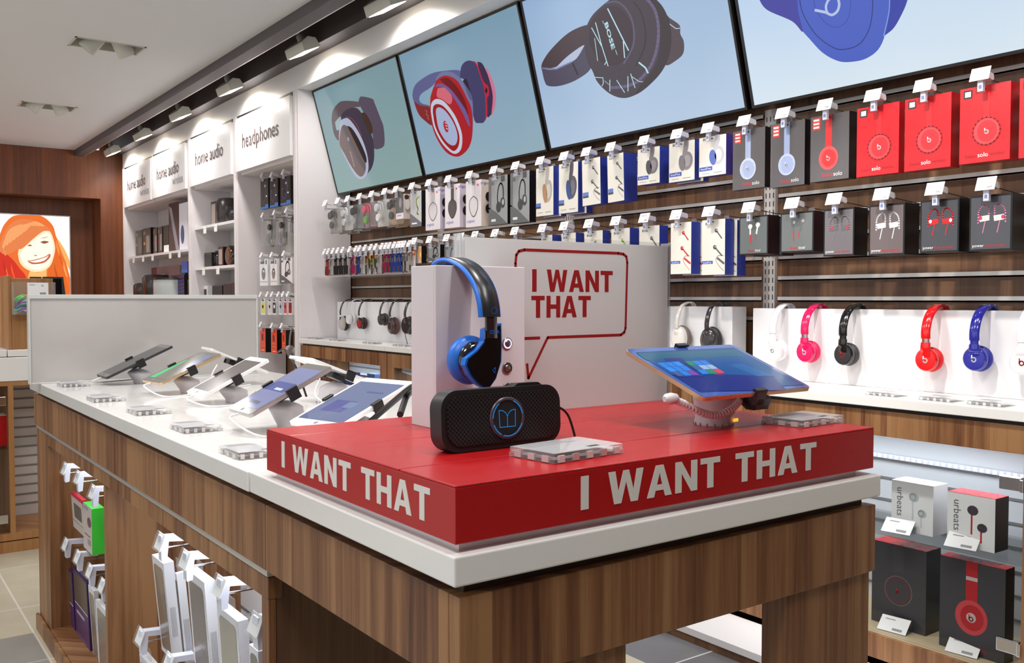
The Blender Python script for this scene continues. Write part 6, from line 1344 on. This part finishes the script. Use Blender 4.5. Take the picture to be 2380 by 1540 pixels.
# ---------------------------------------------------------------- goods in the glazed cabinet on the right
CG = 'boxes inside the glazed cabinet'
def cab_box(tl, tr, us, zb, X, front, side, art, label, top):
    a, b = at(tl[0], tl[1], X=X), at(tr[0], tr[1], X=X); w = a.y - b.y; h = a.z - zb; d = min(max(at(us, tr[1] + 40, Y=b.y).x - X, 0.05), 0.22)
    t = thing('headphone_box', label, 'box', (X, (a.y + b.y) / 2, a.z), WALLROT, CG); carton(t, w, h, d, front, side, art)
    MB().box(-w / 2, w / 2, 0, d, 0.0003, 0.0010, top).build('lid', t); return t
def A_ur(c, cord):
    def A(mb, w, h, y):
        T_ = Matrix.Translation((-0.36 * w, y, -0.12 * h)) @ Matrix(((0, 1, 0, 0), (0, 0, 1, 0), (-1, 0, 0, 0), (0, 0, 0, 1)))
        mb.text('urbeats', 0, 0, 0.22 * w, 0, ink(110, 106, 112), 'LEFT', T=T_)
        for x, z, r in ((0.02 * w, -0.28 * h, 0.10 * w), (0.22 * w, -0.58 * h, 0.09 * w)):
            for s_ in stroke([(x, z), (x, z - 0.45 * h if z > -0.4 * h else -0.86 * h)], 0.035 * w): mb.face(s_, y, ink(*cord))
            mb.face(ell(x + 0.02 * w, z, r * 1.15, r, 20), y - 0.0003, ink(*c)); ring(mb, x, z, r * 0.7, 0.003, y - 0.0006, ink(*[min(255, q + 40) for q in c]))
        mb.rect(-0.46 * w, 0.0, -0.80 * h, -0.785 * h, y, TXTG)
    return A
cab_box((2073, 1114), (2170, 1132), 2202, 0.447, 2.60, mat('white_gloss_box', (240, 242, 244), 0.2), WHITE, A_ur((190, 200, 204), (206, 214, 216)), 'white earphone box with pale earbuds on the glass shelf', PAPER)
cab_box((2203, 1141), (2314, 1163), 2344, 0.447, 2.57, mat('white_gloss_box', (240, 242, 244), 0.2), DARK, A_ur((70, 60, 72), (186, 24, 34)), 'white earphone box with red corded black earbuds on the glass shelf', REDC)
def A_studio(c1, c2):
    def A(mb, w, h, y):
        if c1: onear(mb, 0.0, -0.60 * h, 0.25 * w, 0, y, ink(*c1), ink(*c2), ink(*c1), 0.36); mb.rect(-0.09 * w, 0.09 * w, -0.20 * h, -0.16 * h, y - 0.0003, ink(200, 190, 190)); mb.face(ell(0, -0.60 * h, 0.075 * w, 0.075 * w, 20), y - 0.0007, ink(206, 186, 184)); blogo(mb, 0.0, -0.615 * h, 0.03 * w, y - 0.001, ink(*c1))
        else: ring(mb, 0.0, -0.55 * h, 0.25 * w, 0.003, y, ink(110, 108, 112)); ring(mb, 0.0, -0.55 * h, 0.21 * w, 0.0025, y - 0.0002, ink(150, 34, 44)); mb.rect(-0.1 * w, 0.1 * w, -0.32 * h, 0, y, ink(70, 68, 74)); blogo(mb, 0.0, -0.57 * h, 0.03 * w, y - 0.0004, ink(196, 40, 50))
        mb.text('studio', 0.1 * w, -0.95 * h, 0.12 * w, y, ink(170, 30, 40))
    return A
SK = mat('charcoal_gloss_box', (62, 62, 68), 0.3, coat=0.4)
cab_box((2028, 1253), (2154, 1280.5), 2186, 0.1445, 2.60, SK, KC, A_studio(None, None), 'charcoal headphone box with a dark round cup behind the cabinet glass', REDC)
cab_box((2186, 1289), (2338, 1321), 2349, 0.1445, 2.57, SK, KC, A_studio((186, 30, 40), (206, 70, 76)), 'charcoal headphone box with large red headphones behind the cabinet glass', REDC)
for (u, v, z, X, l) in ((2080, 1222, 0.447, 2.545, 'tilted white price card before the pale earbuds box'), (2230, 1262, 0.447, 2.535, 'tilted white price card before the red corded earbuds box'), (2070, 1478, 0.1445, 2.545, 'tilted white price card before the dark round cup box'), (2232, 1525, 0.1445, 2.54, 'tilted white price card before the large red headphones box')):
    y = at(u, v, X=X).y; t = thing('price_card_stand', l, 'price card', (X, y, z), WALLROT + 0.12, 'folded price cards in the cabinet')
    M = Matrix.Rotation(math.radians(-48), 4, 'X'); w = 0.088
    mb = MB(); mb.box(-w / 2, w / 2, -0.001, 0, 0.002, 0.055, PAPER, M); mb.rect(0.0, 0.03, 0.008, 0.016, -0.0015, TXTG, M); mb.rect(-0.03, 0.0, 0.042, 0.045, -0.0015, TXTG, M); mb.build('paper_card', t)
    MB().box(-w / 2, w / 2, 0.0, 0.045, 0.0, 0.001, BLIST).box(-w / 2, w / 2, 0.042, 0.043, 0.0, 0.036, BLIST).build('clear_holder', t)
# dim goods in the far glazed cabinets
for k, (y, w, h, c, l) in enumerate(((5.45, 0.16, 0.2, (60, 60, 110), 'violet blue carton high in the farthest glazed cabinet'), (5.22, 0.12, 0.18, (110, 60, 90), 'plum carton high in the farthest glazed cabinet'), (5.03, 0.10, 0.22, (90, 120, 170), 'light blue carton high in the farthest glazed cabinet'))):
    t = thing('retail_box', l, 'box', (2.60, y, 0.4465), WALLROT, 'cartons in the farthest cabinet'); MB().box(-w / 2, w / 2, 0, 0.1, 0, h + 0.03, ink(*c)).build('carton', t, 0.001); MB().rect(-w / 3, w / 3, h * 0.4, h * 0.7, -0.001, PAPER).build('label_print', t)
# ---------------------------------------------------------------- goods in the niches of the table
NG = 'tablet cases hanging in the table niches'
def niche_box(px_, label, front, side, art, X=0.60, lean=4, d=None, name='case_box', dmax=0.05, top=None):
    a = at(px_[0], px_[1], X=X); b = at(px_[2], px_[1], X=X); c = at(px_[0], px_[3], X=X); w = a.y - b.y; h = a.z - c.z
    d = d or min(max(at(px_[4], px_[1] + 40, Y=b.y).x - X, 0.012), dmax)
    t = thing(name, label, 'box', (X, (a.y + b.y) / 2, a.z), WALLROT, NG); t.rotation_euler = (0, 0, 0)
    t.matrix_basis = Matrix.Translation((X, (a.y + b.y) / 2, a.z)) @ Matrix.Rotation(WALLROT, 4, 'Z') @ Matrix.Rotation(math.radians(lean), 4, 'X')
    carton(t, w, h, d, front, side, art)
    MB().box(-0.02, 0.02, d * 0.5 - 0.001, d * 0.5 + 0.001, 0.0, 0.03, BLIST).build('hang_tab', t); return t
WB = mat('case_white', (228, 230, 236), 0.3); WIN = mat('case_grey', (128, 122, 116), 0.25, coat=0.4)
def A_case(c=(150, 144, 136), cols=None):
    def A(mb, w, h, y): mb.face(rrect(-0.40 * w, 0.40 * w, -0.95 * h, -0.07 * h, 0.012), y, mat('window_%d_%d_%d' % c, c, 0.25, coat=0.4)); mb.rect(-0.5 * w, 0.5 * w, -h, -0.965 * h, y, WB)
    return A
def side_text(t, d, h, w):
    mb = MB()
    for k in range(5): mb.box(w / 2 + 0.0002, w / 2 + 0.0005, d * (0.22 + 0.12 * k), d * (0.26 + 0.12 * k), -h * 0.60, -h * 0.36, TXTG)
    mb.build('side_print', t)
def nhook(x_u, v, label, X=0.575):
    p = at(x_u, v, X=X); return hook(p.y, p.z, label, X=X, proto=NHP, group='white flag hooks in the table niches')
def niche_hook_proto():
    t = bpy.data.objects.new('flag_hook', None); COL.objects.link(t); t.empty_display_size = 0.02
    H = mat('flag_white', (226, 230, 246), 0.35)
    M = Matrix.Rotation(math.radians(-20), 4, 'X')
    MB().box(-0.026, 0.026, -0.006, -0.002, -0.020, 0.020, BLIST, M).box(-0.024, 0.024, -0.0015, 0.0, -0.018, 0.018, PAPER, M).build('price_card', t)
    mb = MB(); mb.prism([(0.0, 0.014), (0.055, 0.010), (0.058, 0.000), (0.055, -0.004), (0.016, 0.0), (0.012, -0.042), (0.0, -0.044), (-0.002, 0.0)], -0.012, 0.012, H, axis='x'); mb.build('flag_holder', t, 0.0015)
    mb = MB(); mb.tube([(0, 0.012, -0.016), (0, 0.295, -0.016)], 0.0025, CHROME, 6); mb.tube([(0, 0.012, 0.0), (0, 0.295, 0.0)], 0.002, CHROME, 6); mb.build('rod', t)
    for k in range(3): MB().prism([(-0.010, -0.03), (0.010, -0.03), (0.006, 0.008), (-0.006, 0.008)], 0.10 + 0.05 * k, 0.101 + 0.05 * k, BLIST).build('clear_divider', t)
    return t
NHP = niche_hook_proto()
for u, v, l in ((150, 1088, 'empty white flag hook at the far end of the first table niche'), (180, 1108, 'white flag hook above the red topped case box'), (215, 1142, 'white flag hook above the green case box'), (152, 1264, 'white flag hook above the left purple case box'), (180, 1293, 'white flag hook above the right purple case box'), (208, 1326, 'white flag hook above the slim white case box, lower row'), (237, 1360, 'white flag hook beside the walnut divider, lower row'),
                (372, 1258, 'white flag hook above the far white case boxes of the second niche'), (430, 1300, 'white flag hook above the two thin white case boxes'), (510, 1362, 'white flag hook above the widest white case box'), (594, 1450, 'white flag hook cut by the near post of the second niche'), (326, 1478, 'lowest left white flag hook in the second niche'), (392, 1538, 'white flag hook at the bottom edge of the picture')):
    nhook(u, v, l)
def A_purp(mb, w, h, y): mb.rect(-0.46 * w, 0.46 * w, -0.42 * h, -0.02 * h, y, mat('window_90_84_78', (96, 90, 84), 0.25, coat=0.4)); mb.rect(-0.46 * w, 0.46 * w, -0.44 * h, -0.43 * h, y, PAPER); mb.rect(-0.36 * w, 0.2 * w, -0.56 * h, -0.52 * h, y, ink(190, 170, 190)); mb.rect(-0.36 * w, 0.3 * w, -0.83 * h, -0.82 * h, y, ink(150, 120, 160)); mb.rect(-0.36 * w, 0.1 * w, -0.86 * h, -0.85 * h, y, ink(150, 120, 160))
PU = mat('purple_carton', (82, 52, 104), 0.35); PUS = mat('purple_side', (56, 36, 96), 0.35)
niche_box((140, 1300, 167, 1466, 172), 'left purple and dark grey case box', PU, PUS, A_purp, lean=2, dmax=0.03)
niche_box((169.5, 1318, 200.7, 1488, 213), 'right purple and dark grey case box', PU, PUS, A_purp, lean=2, dmax=0.06)
def A_redt(mb, w, h, y): mb.rect(-0.5 * w, 0.5 * w, -0.10 * h, 0, y, ink(196, 40, 66)); mb.face(rrect(-0.3 * w, 0.34 * w, -0.66 * h, -0.26 * h, 0.006), y, ink(96, 88, 84)); mb.rect(-0.5 * w, 0.5 * w, -0.78 * h, -0.77 * h, y, ink(90, 80, 78))
niche_box((165, 1141, 191, 1222, 198), 'red topped white case box with a dark window', mat('pale_carton', (196, 186, 180), 0.4), mat('red_side', (200, 40, 60), 0.4), A_redt, lean=3, dmax=0.03)
def A_green(mb, w, h, y): mb.face(ell(0.2 * w, -0.34 * h, 0.22 * w, 0.11 * h), y, ink(110, 76, 86)); mb.rect(-0.3 * w, 0.3 * w, -0.66 * h, -0.64 * h, y, DARK); mb.rect(0.0, 0.36 * w, -0.84 * h, -0.72 * h, y, ink(150, 146, 150)); mb.rect(-0.4 * w, 0.1 * w, -0.10 * h, -0.05 * h, y, ink(150, 140, 190))
niche_box((193, 1166, 213, 1268, 243), 'case box with a bright green side in the first niche', mat('pale_carton', (196, 186, 180), 0.4), mat('green_side', (62, 200, 60), 0.4), A_green, lean=0, dmax=0.09)
niche_box((205, 1358, 218, 1540, 224), 'slim white case box beside the purple ones', WB, WB, A_case((126, 120, 114)), lean=3, dmax=0.02)
niche_box((222, 1392, 250, 1580, 256), 'white case box with a grey window against the walnut divider', WB, WB, A_case((128, 124, 116)), lean=2, dmax=0.02)
for p, l, c, txt, ln in (((353, 1288, 379, 1510, 404), 'farthest tall white case box of the second niche', (128, 110, 98), 1, 5), ((406, 1330, 410, 1560, 430), 'thin white case box seen from its edge in the second niche', (150, 144, 140), 1, 5), ((434, 1322, 474, 1600, 500), 'white case box with a brown grey window in the second niche', (128, 120, 118), 1, 4), ((504, 1405, 552, 1640, 577), 'widest white case box with a pale window in the second niche', (168, 164, 150), 0, 3), ((579, 1496, 600, 1700, 618), 'white case box with a dark window behind the near post', (118, 116, 110), 0, 2), ((324, 1518, 352, 1700, 372), 'lower white case box at the left of the second niche', (196, 190, 180), 0, 4)):
    t = niche_box(p, l, WB, WB, A_case(c), lean=ln, dmax=0.032)
    if txt: side_text(t, 0.022, 0.30, at(p[0], p[1], X=0.6).y - at(p[2], p[1], X=0.6).y)
# ---------------------------------------------------------------- things on the left counter
b0, b1 = at(25, 650, Y=CYF), at(123, 725, Y=CYF)
t = thing('acrylic_bin', 'clear acrylic bin full of coloured accessories fixed to the walnut unit', 'bin', ((b0.x + b1.x) / 2, CYF - 0.075, b1.z - 0.01), 0)
w, h = (b1.x - b0.x), b0.z - b1.z
mb = MB(); mb.box(-w / 2, w / 2, 0, 0.002, 0, h, BLIST); mb.box(-w / 2, -w / 2 + 0.002, 0, 0.07, 0, h, BLIST); mb.box(w / 2 - 0.002, w / 2, 0, 0.07, 0, h, BLIST); mb.box(-w / 2, w / 2, 0, 0.07, 0, 0.002, BLIST); mb.build('clear_box', t)
mb = MB(); mb.box(-0.03, 0.055, -0.002, 0, h * 0.55, h * 0.98, PAPER); mb.rect(-0.022, 0.0, h * 0.9, h * 0.92, -0.0025, TXTG); mb.rect(0.02, 0.045, h * 0.62, h * 0.68, -0.0025, TXTG); mb.text('10', 0.03, h * 0.86, 0.012, -0.0025, TXTK); mb.build('price_card', t)
rnd = random.Random(3); mb = MB()
cs = [(60, 200, 50), (206, 44, 40), (226, 222, 228), (90, 50, 150), (40, 70, 160), (214, 210, 216), (40, 36, 40), (120, 60, 170)]
for k in range(110):
    z = 0.008 + rnd.random() * h * 0.50; x = (rnd.random() - 0.5) * (w - 0.065); c = cs[int(rnd.random() * 8)]
    if z > h * 0.40: c = (60, 200, 50) if x < -0.03 else ((206, 44, 40) if x < 0.02 else (120, 60, 170))
    mb.tube(spline([(x - 0.028, 0.02 + 0.03 * rnd.random(), z), (x, 0.015 + 0.02 * rnd.random(), z + 0.014), (x + 0.028, 0.02 + 0.03 * rnd.random(), z)], 3), 0.006, ink(*c), 6)
o = mb.build('coiled_cords'); o['kind'] = 'stuff'; o.location = t.location; tag(o, 'tangle of red white green and purple cords inside the acrylic bin', 'cords')
for u0, u1, l in ((72, 99, 'left black tablet leaning behind the acrylic bin'), (102, 150, 'right black tablet leaning behind the acrylic bin')):
    Y_ = CYF + 0.86; a, b = at(u0, 642, Y=Y_), at(u1, 642, Y=Y_); w = b.x - a.x; h = a.z - 0.92
    t = thing('leaning_tablet', l, 'tablet', ((a.x + b.x) / 2, Y_, 0.921), 0, 'black tablets behind the bin'); t.rotation_euler = (math.radians(-6), 0, 0)
    MB().prism([(-w / 2, 0), (w / 2 + 0.03, 0), (w / 2, h), (-w / 2, h)], 0, 0.012, BLACK).build('casing', t); MB().rect(-w / 2 + 0.01, w / 2 - 0.01, 0.02, h - 0.01, -0.001, GLOSSK).build('screen', t)
t = thing('case_box', 'red case box on the glass shelf at the left edge of the picture', 'box', (at(0, 1000, Y=CYF + 0.06).x - 0.02, CYF + 0.06, 0.4785)); MB().box(-0.12, 0.05, 0, 0.10, 0, 0.14, REDC).build('carton', t, 0.002); MB().box(-0.12, 0.05, 0, 0.10, 0.14, 0.142, PAPER).build('lid', t)
